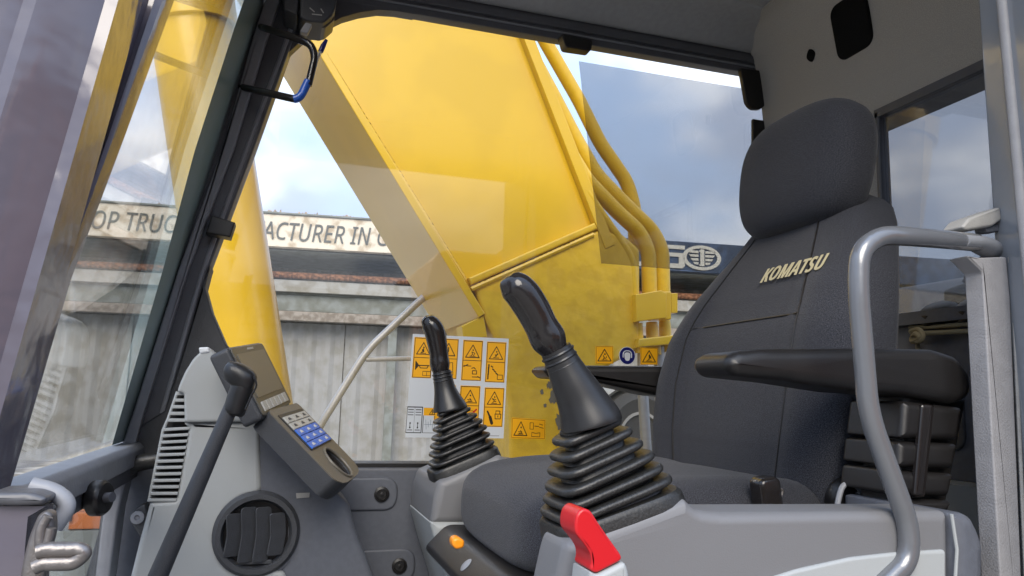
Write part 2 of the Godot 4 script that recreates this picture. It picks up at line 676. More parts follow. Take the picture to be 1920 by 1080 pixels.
func shed():
	# long works shed across the yard, turned a little to the machine; local x runs along its front
	var b := thing("works_shed", "long works shed with lettered cream fascia across the yard", "building")
	b.position = Vector3(0, 0, -20)
	b.rotation.y = -deg_to_rad(7.3)
	org[b] = Vector3.ZERO
	var t0: Vector2 = Vector2(-4.7759, 6.4933)
	var t1: Vector2 = Vector2(12.4905, 6.5014)
	var b0: Vector2 = Vector2(-0.6073, 5.6322)
	var top := (t0.y + t1.y) / 2.0
	var bot := b0.y
	var xs: Vector2 = Vector2(7.1025, 5.9803)
	part(b, "fascia", box(Vector3(-26, bot, -0.25), Vector3(xs.x, top, 0.0), 0.02), M.fascia_cream)
	part(b, "fascia_end", box(Vector3(xs.x + 0.01, bot - 0.02, -0.25), Vector3(40, top - 0.02, 0.01), 0.02), M.fascia_navy, 38.0, "navy fascia with pale emblem")
	part(b, "coping", box(Vector3(-26, top, -0.32), Vector3(xs.x, top + 0.05, 0.05), 0.01), M.roof_sheet)
	# lettering
	var f := font("Droid Sans")
	var o: Vector2 = Vector2(-4.8231, 5.8579)
	var a: Vector2 = Vector2(-0.69, 5.8529)
	var pre: float = f.get_string_size("OP TRUCK MANUF", HORIZONTAL_ALIGNMENT_LEFT, -1, 64).x / 46.0
	var hh := 0.46
	var sq := (a.x - o.x) / (pre * hh)
	var lead: float = f.get_string_size("T", HORIZONTAL_ALIGNMENT_LEFT, -1, 64).x / 46.0 * hh * sq
	sign_text(b, "TOP TRUCK MANUFACTURER IN CHINA", Vector3(o.x - lead, (top + bot) / 2.0 - 0.02, 0.015), hh, 0.14, M.sign_letter_grey, f, sq)
	# wide letters and winged emblem on the navy end
	var e: Vector2 = Vector2(11.4179, 6.0278)
	var zf := 0.025
	var w: Vector2 = Vector2(12.0058, 6.0629)
	var rx := w.x - e.x
	var ry := 0.36
	var outer := PackedVector2Array()
	var inner := PackedVector2Array()
	for k in 40:
		var an := TAU * k / 40
		outer.append(Vector2(cos(an) * rx, sin(an) * ry))
		inner.append(Vector2(cos(an) * rx * 0.8, sin(an) * ry * 0.76))
	var em := Shape.new()
	for k in 40:
		var k2 := (k + 1) % 40
		var P := [outer[k], outer[k2], inner[k2], inner[k]]
		var z1 := Vector3(e.x, e.y, zf + 0.02)
		var z0 := Vector3(e.x, e.y, zf - 0.015)
		var F := []
		for q in P:
			F.append(Vector3(q.x, q.y, 0))
		em.quad(F[0] + z1, F[3] + z1, F[2] + z1, F[1] + z1)
		em.quad(F[0] + z0, F[0] + z1, F[1] + z1, F[1] + z0)
		em.quad(F[3] + z0, F[2] + z0, F[2] + z1, F[3] + z1)
	var wings := extrude(PackedVector2Array([Vector2(-0.07, -0.24), Vector2(0.07, -0.24), Vector2(0.07, 0.25), Vector2(-0.02, 0.25), Vector2(-0.09, 0.19), Vector2(-0.045, 0.17), Vector2(-0.045, -0.18), Vector2(-0.07, -0.19)]), zf, zf + 0.02)
	for sd in [-1.0, 1.0]:
		for k in 4:
			var yy := 0.17 - k * 0.11
			var len: float = [0.40, 0.38, 0.33, 0.25][k]
			wings.add(extrude(PackedVector2Array([Vector2(sd * 0.10, yy - 0.04), Vector2(sd * len * 0.86, yy - 0.035), Vector2(sd * len, yy + 0.03), Vector2(sd * 0.10, yy + 0.03)]), zf, zf + 0.02))
	part(b, "emblem_ring", em, M.sign_letter_pale)
	part(b, "emblem", wings.moved(Transform3D(Basis(Vector3(rx / 0.56, 0, 0), Vector3(0, 1, 0), Vector3(0, 0, 1)), Vector3(e.x, e.y, 0))), M.sign_letter_pale)
	var c0: Vector2 = Vector2(10.4827, 6.0182)
	for k in 2:
		var cx := c0.x - k * 1.22
		var g := PackedVector2Array([Vector2(0.42, 0.36), Vector2(-0.32, 0.36), Vector2(-0.42, 0.26), Vector2(-0.42, -0.26), Vector2(-0.32, -0.36), Vector2(0.42, -0.36), Vector2(0.42, -0.22), Vector2(-0.24, -0.22), Vector2(-0.24, 0.22), Vector2(0.42, 0.22)])
		if k == 0:
			g = PackedVector2Array([Vector2(0.42, 0.36), Vector2(-0.32, 0.36), Vector2(-0.42, 0.26), Vector2(-0.42, -0.26), Vector2(-0.32, -0.36), Vector2(0.34, -0.36), Vector2(0.42, -0.28), Vector2(0.42, 0.06), Vector2(0.34, 0.12), Vector2(-0.1, 0.12), Vector2(-0.1, -0.0), Vector2(0.24, -0.0), Vector2(0.24, -0.22), Vector2(-0.24, -0.22), Vector2(-0.24, 0.24), Vector2(0.42, 0.24)])
		var gg := PackedVector2Array()
		for q in g:
			gg.append(q * Vector2(1.0, 0.92) + Vector2(cx, c0.y))
		part(b, "letter", extrude(gg, zf - 0.01, zf + 0.02), M.sign_letter_pale)
	# below the fascia: soffit, wall of ribbed sheets, ledges, gutter
	part(b, "back_wall", box(Vector3(-26, 0, -9.0), Vector3(40, top - 0.12, -3.25)), M.wall_brown)
	part(b, "inner_wall", box(Vector3(-26, 0, -1.75), Vector3(40, 3.821, -1.5)), M.wall_brown)
	part(b, "soffit", box(Vector3(-26, bot - 0.06, -3.2), Vector3(40, bot - 0.025, -0.27)), M.roof_sheet)
	var y1: float = 4.8869
	var y2: float = 4.5626
	var y3: float = 4.072
	var y4: float = 3.7932
	part(b, "wall_head", box(Vector3(-26, y1, -3.2), Vector3(40, bot - 0.07, -3.0)), M.wall_brown)
	part(b, "canopy_edge", box(Vector3(-26, y2, -0.9), Vector3(40, y1, -0.72), 0.02), M.wall_sheet_pale)
	part(b, "canopy_roof", box(Vector3(-26, y2 - 0.05, -3.0), Vector3(40, y2 - 0.005, -0.9)), M.roof_sheet)
	part(b, "canopy_beam", box(Vector3(-26, y3, -1.1), Vector3(40, y2 - 0.06, -0.9)), M.roof_sheet)
	part(b, "lower_ledge", box(Vector3(-26, y4, -1.05), Vector3(40, y3 - 0.02, -0.75), 0.03), M.wall_brown)
	part(b, "gutter", tube([Vector3(-26, y1 + 0.12, -0.7), Vector3(40, y1 + 0.12, -0.7)], 0.09, 10), M.rust)
	for i in 24:
		var x0 := -26.0 + i * 2.75
		var sheet := Shape.new()
		var pts := []
		for k in 23:
			var xx := x0 + 0.01 + 2.73 * k / 22.0
			pts.append([xx, -1.4 + (0.0 if k % 4 < 2 else 0.06)])
		for k in 22:
			sheet.quad(Vector3(pts[k][0], 0, pts[k][1]), Vector3(pts[k][0], y4 - 0.01, pts[k][1]), Vector3(pts[k + 1][0], y4 - 0.01, pts[k + 1][1]), Vector3(pts[k + 1][0], 0, pts[k + 1][1]))
		part(b, "wall_sheet", sheet, M.wall_sheet_pale if i % 5 == 2 else M.wall_sheet, 10.0)
	for i in 9:
		var xp := -22.0 + i * 6.2
		part(b, "column", box(Vector3(xp - 0.12, 0, -1.25), Vector3(xp + 0.12, y4, -0.95), 0.015), M.roof_sheet)
	# low roof behind, with debris caught on its edge
	part(b, "roof", extrude(PackedVector2Array([Vector2(-9.0, top - 0.1), Vector2(-0.3, top - 0.1), Vector2(-0.3, top + 0.02), Vector2(-9.0, top + 0.3)]), -40.0, 26.0).moved(Transform3D(Basis(Vector3(0, 0, 1), Vector3(0, 1, 0), Vector3(-1, 0, 0)), Vector3.ZERO)), M.roof_sheet)
	var rng := RandomNumberGenerator.new()
	rng.seed = 5
	var deb := Shape.new()
	for i in 90:
		var u := rng.randf()
		var xx: float = lerpf(-3.5, 4.5, u)
		var hgt := 0.07 + 0.13 * rng.randf() * (1.0 - absf(u - 0.3))
		var ww := 0.06 + 0.12 * rng.randf()
		var zz := -0.18 - 0.25 * rng.randf()
		var base := Vector3(xx, top + 0.03, zz)
		var tip := base + Vector3(ww * rng.randf_range(-0.3, 0.3), hgt, 0)
		var ring := []
		for k in 5:
			ring.append(base + Vector3(cos(TAU * k / 5 + u * 7) * ww, -0.02, sin(TAU * k / 5 + u * 7) * ww))
		for k in 5:
			deb.tri(ring[k], tip, ring[(k + 1) % 5])
	var d := part(b, "roof_debris", deb, M.rubble)
	d.set_meta("kind", "stuff")


func yard_behind():
	# what the panes mirror: a second shed and an orange tipper truck on the near side of the yard
	var b := thing("yard_shed", "low grey shed with pale lettered band behind the photographer", "building")
	b.position = Vector3(4, 0, 22)
	b.rotation.y = PI
	org[b] = Vector3.ZERO
	part(b, "wall", box(Vector3(-30, 0, -6), Vector3(30, 4.6, 0)), M.wall_sheet)
	part(b, "sign_band", box(Vector3(-30, 3.5, 0.0), Vector3(30, 5.0, 0.15)), M.wall_sheet_pale)
	part(b, "roof", box(Vector3(-30.3, 5.0, -6.3), Vector3(30.3, 5.2, 0.4)), M.roof_sheet)
	sign_text(b, "TRUCKS   CREATE VEHICLE", Vector3(-3.6, 4.2, 0.17), 0.6, 0.0, M.sign_letter_grey, font("Droid Sans", 700), 1.0)
	for i in 8:
		part(b, "door", box(Vector3(-27 + i * 7.0, 0, 0.0), Vector3(-24 + i * 7.0, 3.2, 0.06)), M.roof_sheet)
	var t := thing("tipper_truck", "orange tipper truck parked behind the photographer", "truck", Vector3(2.6, 0, 6.8))
	part(t, "cab", extrude(fillet(PackedVector2Array([Vector2(1.35, 0.9), Vector2(2.9, 0.9), Vector2(2.9, 2.9), Vector2(2.75, 3.15), Vector2(1.55, 3.15), Vector2(1.35, 2.2)]), 0.12), 5.6, 7.9, 0.08), M.truck_orange)
	part(t, "windscreen", box(Vector3(1.28, 2.05, 5.9), Vector3(1.40, 2.85, 7.6)), M.shade_glass)
	part(t, "side_window", box(Vector3(1.6, 2.05, 5.56), Vector3(2.4, 2.8, 5.6)), M.shade_glass)
	part(t, "tipper_body", extrude(PackedVector2Array([Vector2(3.05, 1.3), Vector2(8.2, 1.3), Vector2(8.4, 3.0), Vector2(3.0, 3.0), Vector2(2.3, 3.3), Vector2(2.3, 3.2), Vector2(3.0, 2.9)]), 5.5, 8.0, 0.03), M.truck_orange)
	part(t, "tarpaulin", extrude(PackedVector2Array([Vector2(5.5, 3.0), Vector2(6.75, 3.6), Vector2(8.0, 3.0)]), -8.4, -3.0).moved(Transform3D(Basis(Vector3(0, 0, 1), Vector3(0, 1, 0), Vector3(-1, 0, 0)), Vector3.ZERO)), M.truck_dark)
	part(t, "chassis", box(Vector3(1.5, 0.7, 6.1), Vector3(8.0, 1.2, 7.4)), M.truck_dark)
	for x in [2.1, 5.8, 7.2]:
		for z in [5.7, 7.7]:
			var wh := part(t, "wheel", lathe([[0.2, -0.14], [0.46, -0.15], [0.52, -0.1], [0.52, 0.1], [0.46, 0.15], [0.2, 0.14]], 24, axis_frame(Vector3(x, 0.52, z), Vector3(0, 0, 1))), M.tyre_rubber)
			part(wh, "rim", lathe([[0.1, -0.16], [0.26, -0.15], [0.26, 0.15], [0.1, 0.16]], 16, axis_frame(Vector3(x, 0.52, z), Vector3(0, 0, 1))), M.roof_sheet)
	part(t, "mirror", box(Vector3(1.2, 2.2, 5.3), Vector3(1.3, 2.8, 5.5), 0.02), M.truck_dark)
	t.position += Vector3(-0.35, 0, -2.2)


# ------------------------------------------------------------------ boom beside the cab
func boom():
	var b := thing("excavator_boom", "big yellow welded boom rising beside the cab's far window", "boom", Vector3(0.8295, 1.4989, -2.2))
	var zw := -2.05
	part(b, "web_plate", extrude(PackedVector2Array([Vector2(-0.3252, 3.4026), Vector2(0.3642, 3.5884), Vector2(0.8754, 2.4225), Vector2(0.499, 2.223)]), -2.08, zw), M.yellow_paint)
	part(b, "web_plate", extrude(PackedVector2Array([Vector2(-0.3252, 3.4026), Vector2(0.3642, 3.5884), Vector2(0.8754, 2.4225), Vector2(0.499, 2.223)]), -2.55, -2.52), M.yellow_paint)
	# flanges stand a little proud of the web on both edges
	part(b, "bottom_flange", extrude(PackedVector2Array([Vector2(-0.3252, 3.4026), Vector2(0.5415, 2.1336), Vector2(0.5231, 2.1219), Vector2(-0.3433, 3.3912)]), -2.57, -2.022, 0.003), M.yellow_paint)
	part(b, "top_flange", extrude(PackedVector2Array([Vector2(0.3642, 3.5884), Vector2(0.9079, 2.3509), Vector2(0.9396, 2.3669), Vector2(0.3939, 3.6)]), -2.57, -2.022, 0.003), M.yellow_paint)
	var p0 := Vector3(0.4947, 2.2204, -2.045)
	var p1 := Vector3(0.8768, 2.4166, -2.045)
	part(b, "foot_casting", extrude(fillet(PackedVector2Array([Vector2(0.5056, 2.2142), Vector2(0.8791, 2.4079), Vector2(0.9642, 2.4058), Vector2(1.0258, 2.361), Vector2(1.0269, 2.057), Vector2(0.9152, 1.9965), Vector2(0.8173, 1.9523), Vector2(0.7919, 1.8839), Vector2(0.7841, 1.7776), Vector2(0.7973, 1.1013), Vector2(0.6587, 1.1127), Vector2(0.6207, 1.8799), Vector2(0.5923, 2.0295), Vector2(0.542, 2.1184)]), 0.012), -2.55, -2.025, 0.012), M.yellow_cast)
	part(b, "seam_strip", slab(PackedVector2Array([Vector2(0, -0.009), Vector2((p1 - p0).length(), -0.009), Vector2((p1 - p0).length(), 0.013), Vector2(0, 0.013)]), p0, p1 - p0, Vector3.UP, -0.02, 0.028, 0.006), M.yellow_cast)
	# weld beads: a lumpy run of small beads
	var rng := RandomNumberGenerator.new()
	rng.seed = 3
	for line in [[Vector3(0.0446, 2.8579, -2.048), Vector3(0.5056, 2.2001, -2.048)], [Vector3(0.6448, 2.9893, -2.048), Vector3(0.8958, 2.4124, -2.048)], [Vector3(0.4995, 2.2011, -2.024), Vector3(0.8681, 2.3917, -2.024)]]:
		var a: Vector3 = line[0]
		var c: Vector3 = line[1]
		var pts := []
		var rad := []
		var n := int((c - a).length() / 0.006)
		for i in n + 1:
			pts.append(a.lerp(c, float(i) / n))
			rad.append(0.0055 + 0.0018 * absf(sin(i * 1.2)) + 0.0012 * rng.randf())
		part(b, "weld_bead", tube(pts, rad, 7), M.yellow_cast)
	part(b, "gusset", extrude(PackedVector2Array([Vector2(0.4766, 2.0957), Vector2(0.539, 2.1295), Vector2(0.552, 2.0695), Vector2(0.4843, 2.0541)]), -2.1, -2.028, 0.003), M.yellow_paint)
	# worn patches where the paint is gone from the casting
	var rr := RandomNumberGenerator.new()
	rr.seed = 11
	for q in [[1040, 745, 0.018], [1052, 790, 0.022], [1030, 722, 0.009], [1046, 825, 0.014], [1016, 735, 0.006], [1022, 760, 0.005]]:
		var cc := Vector2.ZERO
		match int(q[0]):
			1040: cc = Vector2(0.7558, 1.9061)
			1052: cc = Vector2(0.7766, 1.8389)
			1030: cc = Vector2(0.7388, 1.9404)
			1046: cc = Vector2(0.7679, 1.7865)
			1075: cc = Vector2(0.8135, 1.8849)
			1090: cc = Vector2(0.8392, 1.8248)
			1016: cc = Vector2(0.7166, 1.9201)
			1022: cc = Vector2(0.7271, 1.8828)
		var blob := PackedVector2Array()
		for k in 22:
			var an := TAU * k / 22
			blob.append(cc + Vector2(cos(an), sin(an) * 1.3) * q[2] * (0.55 + 0.6 * rr.randf()))
		part(b, "worn_patch", extrude(blob, -2.026, -2.024), M.grime)
	# hydraulic pipes along the top flange
	var runs := [
		[[Vector3(0.6124, 3.3603, -2.2), Vector3(0.7574, 3.0816, -2.2), Vector3(0.886, 2.8875, -2.2), Vector3(0.9646, 2.7483, -2.2), Vector3(1.0647, 2.6241, -2.2), Vector3(1.0925, 2.5354, -2.2), Vector3(1.095, 2.3943, -2.2)], 0.0235],
		[[Vector3(0.5325, 3.2827, -2.1), Vector3(0.6635, 2.9943, -2.1), Vector3(0.7648, 2.8305, -2.1), Vector3(0.8351, 2.7125, -2.1), Vector3(0.9073, 2.603, -2.1), Vector3(1.0149, 2.5106, -2.1), Vector3(1.1032, 2.4427, -2.1), Vector3(1.1373, 2.3831, -2.1), Vector3(1.1408, 2.2251, -2.1)], 0.0255],
		[[Vector3(0.7737, 2.7029, -2.07), Vector3(0.8606, 2.5771, -2.07), Vector3(0.9695, 2.4816, -2.07), Vector3(1.0467, 2.4243, -2.07), Vector3(1.0764, 2.3656, -2.07), Vector3(1.0802, 2.2176, -2.07)], 0.0235],
		[[Vector3(0.8501, 2.5244, -2.035), Vector3(0.9036, 2.4551, -2.035), Vector3(0.9716, 2.3735, -2.035), Vector3(1.0041, 2.3233, -2.035), Vector3(1.0117, 2.2089, -2.035)], 0.014],
	]
	for r in runs:
		part(b, "hydraulic_pipe", tube(smooth_path(round_path(r[0], 0.03, 4), 3), r[1], 16), M.yellow_pipe)
	var cl := part(b, "pipe_clamp", extrude(PackedVector2Array([Vector2(0.9978, 2.2166), Vector2(1.0829, 2.2354), Vector2(1.1009, 2.2269), Vector2(1.1007, 2.1523), Vector2(1.0016, 2.1354)]), -2.04, -2, 0.003), M.yellow_paint)
	part(cl, "clamp_cap", extrude(PackedVector2Array([Vector2(1.0793, 2.2319), Vector2(1.1226, 2.2349), Vector2(1.1223, 2.1503), Vector2(1.0792, 2.1478)]), -2.08, -2.01, 0.003), M.yellow_paint)
	part(cl, "clamp_bolt", extrude(PackedVector2Array([Vector2(1.1226, 2.23), Vector2(1.1444, 2.2315), Vector2(1.1441, 2.171), Vector2(1.1223, 2.1697)]), -2.05, -2.01, 0.002), M.yellow_paint)
	part(b, "hose_end", lathe([[0.017, 0.0], [0.019, 0.02], [0.019, 0.06], [0.025, 0.075], [0.025, 0.1]], 16, axis_frame(Vector3(1.0823, 2.1436, -2.06), Vector3(0.05, -1, 0))), M.yellow_pipe)
	part(b, "hose_end", lathe([[0.017, 0.0], [0.019, 0.02], [0.019, 0.06], [0.025, 0.075], [0.025, 0.1]], 16, axis_frame(Vector3(1.1372, 2.1552, -2.08), Vector3(0.05, -1, 0))), M.yellow_pipe)
	part(b, "hose_end", lathe([[0.011, 0.0], [0.012, 0.06], [0.016, 0.07], [0.016, 0.09]], 14, axis_frame(Vector3(1.0262, 2.135, -2.035), Vector3(0.05, -1, 0))), M.yellow_pipe)
	part(b, "manifold", extrude(PackedVector2Array([Vector2(1.0083, 2.0847), Vector2(1.1442, 2.1045), Vector2(1.144, 2.0769), Vector2(1.0083, 2.0593)]), -2.14, -2, 0.004), M.yellow_paint)
	for px in [Vector3(1.0465, 2.0627, -2.05), Vector3(1.1132, 2.0702, -2.07), Vector3(1.1593, 2.0762, -2.08)]:
		part(b, "hose", tube([px, px + Vector3(0.0, -0.12, 0.0), px + Vector3(0.03, -0.4, -0.02)], 0.016, 12), M.silver_pipe)


func boom_cylinder():
	var a := Vector3(-0.0417, 1.7092, -2.3)
	var c := Vector3(-0.3187, 2.9596, -2.3)
	var d := (c - a).normalized()
	var t := thing("boom_cylinder", "thick yellow hydraulic ram seen past the cab's front post", "ram", a - d * 0.5)
	part(t, "barrel", tube([a - d * 0.5, c], 0.118, 40), M.yellow_paint)
	part(t, "end_cap", tube([c + d * 0.002, c + d * 0.10], 0.132, 40), M.yellow_paint)
	part(t, "rod", tube([c + d * 0.1, c + d * 0.9], 0.05, 24), M.bare_steel)


func outside_rail():
	var t := thing("outside_handrail", "silver tubular handrail outside the far window", "handrail", Vector3(0.1219, 1.743, -2.5))
	part(t, "rail", tube(round_path([Vector3(0.0784, 1.6601, -2.5), Vector3(0.135, 1.7967, -2.5), Vector3(0.2732, 2.0468, -2.5), Vector3(0.4605, 2.2426, -2.5), Vector3(0.6429, 2.4103, -2.5)], 0.05, 6), 0.0125, 16), M.silver_pipe)
	part(t, "brace", tube([Vector3(0.2681, 2.0132, -2.5), Vector3(0.4521, 2.0244, -2.5)], 0.008, 12), M.silver_pipe)
	part(t, "post", tube([Vector3(0.0854, 1.6765, -2.5), Vector3(0.0854, 1.6765, -2.5) + Vector3(0, -1.0, 0)], 0.0125, 12), M.silver_pipe)


func yard_objects():
	var c := Vector3(1.512, 1.7461, -3.1)
	var ty := thing("loader_wheel", "dusty dark wheel under a grey mudguard below the far armrest", "wheel", Vector3(c.x, 0, c.z))
	var ax := axis_frame(c, Vector3(0.1, 0, 1))
	part(ty, "tyre", lathe([[0.10, -0.10], [0.17, -0.13], [0.205, -0.10], [0.215, 0.0], [0.205, 0.10], [0.17, 0.13], [0.10, 0.10]], 36, ax), M.tyre_rubber)
	part(ty, "rim", lathe([[0.02, 0.05], [0.07, 0.02], [0.10, 0.11], [0.112, 0.11], [0.112, -0.1]], 30, ax), M.wall_sheet)
	var arc := []
	for k in 13:
		var an := PI * (0.02 + 0.96 * k / 12.0)
		arc.append(c + Vector3(cos(an) * 0.245, sin(an) * 0.235, 0.06))
	part(ty, "mudguard", tube(arc, 0.022, 8, 3.0, Vector3(0, 0, 1)), M.wall_sheet_pale)
	part(ty, "axle_stand", box(c + Vector3(-0.12, -c.y, -0.3), c + Vector3(0.12, -0.1, -0.14), 0.02), M.truck_dark)
	var gc := Vector3(-1.1995, 0.992, -6)
	var g := thing("orange_generator", "orange box with black handle seen through the lower front glass", "generator", Vector3(gc.x, 0, gc.z))
	part(g, "case", box(gc + Vector3(-0.10, -0.06, -0.3), gc + Vector3(0.35, 0.06, 0.1), 0.02), M.truck_orange)
	part(g, "skid", box(Vector3(gc.x - 0.25, 0, gc.z - 0.35), Vector3(gc.x + 0.45, gc.y - 0.062, gc.z + 0.1), 0.02), M.roof_sheet)
	part(g, "carry_handle", tube(round_path([gc + Vector3(-0.09, 0.0, 0.11), gc + Vector3(-0.09, 0.1, 0.11), gc + Vector3(0.3, 0.1, 0.11), gc + Vector3(0.3, 0.0, 0.11)], 0.03), 0.012, 8), M.truck_dark)
	var h := thing("rear_cover", "dark engine cover outside the rear glass", "engine cover", Vector3(1.7, 1.2, -0.9))
	part(h, "cover", extrude(fillet(PackedVector2Array([Vector2(1.14, 1.2), Vector2(3.2, 1.2), Vector2(3.2, 2.17), Vector2(1.3, 2.17), Vector2(1.14, 2.06)]), 0.03), -1.5, -0.3, 0.02), M.hood_navy)


# ------------------------------------------------------------------ cab shell
func wx(y: float) -> float:
	return -0.079 - (2.609 - y) * 0.198


func cab():
	var c := thing("excavator_cab", "open excavator cab with dark posts, grey lining and glass", "cab", Vector3(0.4, 1.18, -0.95))
	part(c, "floor", box(Vector3(-0.35, 1.14, -1.40), Vector3(1.06, 1.18, -0.45)), M.charcoal_plastic)
	# far wall below the window
	var sill := part(c, "side_panel", box(Vector3(-0.25, 1.181, -1.41), Vector3(1.05, 1.774, -1.33), 0.006), M.slate_plastic)
	part(sill, "window_seal", box(Vector3(-0.24, 1.7745, -1.40), Vector3(1.0, 1.781, -1.345)), M.black_plastic)
	for q in [Vector3(0.1817, 1.731, -1.33), Vector3(0.218, 1.6117, -1.33)]:
		var boss := part(sill, "screw_boss", extrude(fillet(PackedVector2Array([Vector2(-0.10, -0.028), Vector2(0.028, -0.028), Vector2(0.028, 0.028), Vector2(-0.10, 0.028)]), 0.026, 6), -0.01, 0.004, 0.004).moved(Transform3D(Basis(), q)), M.slate_plastic)
		part(boss, "screw", lathe([[0.013, 0.0], [0.013, 0.0045], [0.009, 0.006], [0.008, 0.002], [0.003, 0.002], [0.003, 0.005], [0.0, 0.006]], 18, axis_frame(q + Vector3(0, 0, 0.0025), Vector3(0, 0, 1))), M.black_plastic)
	part(c, "bounce_panel", box(Vector3(-0.25, 1.0, -1.43), Vector3(1.06, 1.77, -1.412)), M.yellow_paint)  # unseen yellow panel, added to bounce light onto the boom foot
	# rail above the window
	var hr := part(c, "window_header", box(Vector3(-0.02, 2.6302, -1.378), Vector3(1.0, 2.70, -1.352), 0.003), M.frame_dark)
	part(hr, "slider_track", box(Vector3(0.05, 2.6435, -1.352), Vector3(0.98, 2.6465, -1.349)), M.frame_grey)
	part(hr, "header_rib", box(Vector3(-0.0, 2.652, -1.352), Vector3(1.0, 2.669, -1.343), 0.003), M.frame_dark)
	part(hr, "window_catch", extrude(fillet(PackedVector2Array([Vector2(0.4944, 2.6302), Vector2(0.5625, 2.6282), Vector2(0.5604, 2.6035), Vector2(0.5042, 2.602)]), 0.006), -1.352, -1.325, 0.003), M.black_plastic)
	part(hr, "shade_bracket", extrude(fillet(PackedVector2Array([Vector2(0.9171, 2.6305), Vector2(1.0134, 2.6336), Vector2(1.0039, 2.5945), Vector2(0.9836, 2.5567), Vector2(0.9668, 2.5419), Vector2(0.945, 2.54), Vector2(0.9317, 2.5515), Vector2(0.9257, 2.5862)]), 0.006), -1.348, -1.335, 0.003), M.black_plastic)
	part(hr, "corner_fillet", extrude(PackedVector2Array([Vector2(-0.1174, 2.6743), Vector2(0.1968, 2.7398), Vector2(0.2009, 2.6297), Vector2(0.1642, 2.6296), Vector2(0.1314, 2.6257), Vector2(0.0974, 2.6139), Vector2(0.0661, 2.5983), Vector2(0.0321, 2.5727), Vector2(-0.0027, 2.541), Vector2(-0.0274, 2.5094), Vector2(-0.0607, 2.4748)]), -1.378, -1.353), M.frame_dark)
	part(hr, "glass_stop", extrude(PackedVector2Array([Vector2(0.9527, 2.5203), Vector2(0.9895, 2.5206), Vector2(0.9879, 2.4593), Vector2(0.9513, 2.4594)]), -1.352, -1.342, 0.002), M.black_plastic)
	# far front post: dark channel with a grey strip, and the moulded base trim
	var fp := part(c, "front_post", extrude(PackedVector2Array([Vector2(-0.0487, 2.6782), Vector2(0.0101, 2.6904), Vector2(-0.0219, 2.523), Vector2(-0.0696, 2.3255), Vector2(-0.1275, 2.1005), Vector2(-0.1711, 1.8598), Vector2(-0.1975, 1.7528), Vector2(-0.2403, 1.7531), Vector2(-0.2276, 1.8587), Vector2(-0.1818, 2.0963), Vector2(-0.138, 2.3167), Vector2(-0.0969, 2.5224)]), -1.40, -1.345, 0.004), M.frame_dark)
	part(fp, "post_strip", extrude(PackedVector2Array([Vector2(-0.0553, 2.6652), Vector2(-0.0295, 2.6706), Vector2(-0.0633, 2.5189), Vector2(-0.1017, 2.315), Vector2(-0.1571, 2.0952), Vector2(-0.2025, 1.8597), Vector2(-0.2123, 1.7965), Vector2(-0.2323, 1.7964), Vector2(-0.2181, 1.8594), Vector2(-0.1718, 2.094), Vector2(-0.1198, 2.3127), Vector2(-0.0866, 2.5148)]), -1.345, -1.325, 0.003), M.frame_grey)
	part(fp, "post_rib", tube([Vector3(-0.0146, 2.5921, -1.345), Vector3(-0.0801, 2.3291, -1.345), Vector3(-0.1361, 2.0975, -1.345), Vector3(-0.178, 1.8601, -1.345)], 0.004, 8), M.frame_grey)
	part(fp, "base_trim", extrude(PackedVector2Array([Vector2(-0.1238, 2.1075), Vector2(-0.1293, 2.0704), Vector2(-0.1159, 2.0303), Vector2(-0.0898, 1.9774), Vector2(-0.0695, 1.9576), Vector2(-0.0632, 1.8756), Vector2(-0.1725, 1.7538), Vector2(-0.2015, 1.729), Vector2(-0.2352, 1.6), Vector2(-0.265, 1.6013), Vector2(-0.2385, 1.7541), Vector2(-0.2099, 1.838), Vector2(-0.1742, 1.8643)]), -1.40, -1.338, 0.004), M.charcoal_plastic)
	part(fp, "clip", extrude(PackedVector2Array([Vector2(-0.1263, 2.1876), Vector2(-0.0887, 2.1785), Vector2(-0.0943, 2.1524), Vector2(-0.1329, 2.157)]), -1.34, -1.305, 0.003), M.black_plastic)
	# glass
	var rg := part(c, "side_window", pane([Vector3(-0.2, 1.76, -1.372), Vector3(1.03, 1.76, -1.372), Vector3(1.03, 2.63, -1.372), Vector3(-0.07, 2.63, -1.372)], 0.005), M.window_glass, 38.0, "far side window of the cab")
	part(rg, "tint_film", pane([Vector3(0.6023, 2.1733, -1.362), Vector3(1.0358, 2.1749, -1.362), Vector3(1.0485, 2.5963, -1.362), Vector3(0.5472, 2.5948, -1.362)], 0.001), M.tint_film, 38.0, "smoked film on the rear half of the glass")
	var ws := part(c, "windscreen", pane([Vector3(wx(1.815), 1.815, -1.35), Vector3(wx(1.815), 1.815, -0.47), Vector3(wx(2.7), 2.7, -0.47), Vector3(wx(2.7), 2.7, -1.35)], 0.005), M.screen_glass)
	part(c, "lower_windscreen", pane([Vector3(-0.222, 1.2, -1.35), Vector3(-0.222, 1.2, -0.47), Vector3(-0.222, 1.80, -0.47), Vector3(-0.222, 1.80, -1.35)], 0.005), M.screen_glass)
	part(ws, "dust", pane([Vector3(wx(1.82) + 0.0062, 1.82, -1.35), Vector3(wx(1.82) + 0.0062, 1.82, -0.47), Vector3(wx(2.69) + 0.0062, 2.69, -0.47), Vector3(wx(2.69) + 0.0062, 2.69, -1.35)], 0.0), M.dust_film)
	var band := Shape.new()  # opaque green strip painted in place of the front post's mirror image
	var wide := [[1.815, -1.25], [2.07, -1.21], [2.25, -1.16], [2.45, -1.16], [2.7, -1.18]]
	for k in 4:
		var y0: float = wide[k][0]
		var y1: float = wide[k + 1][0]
		band.quad(Vector3(wx(y0) + 0.007, y0, -1.35), Vector3(wx(y0) + 0.007, y0, wide[k][1]), Vector3(wx(y1) + 0.007, y1, wide[k + 1][1]), Vector3(wx(y1) + 0.007, y1, -1.35))
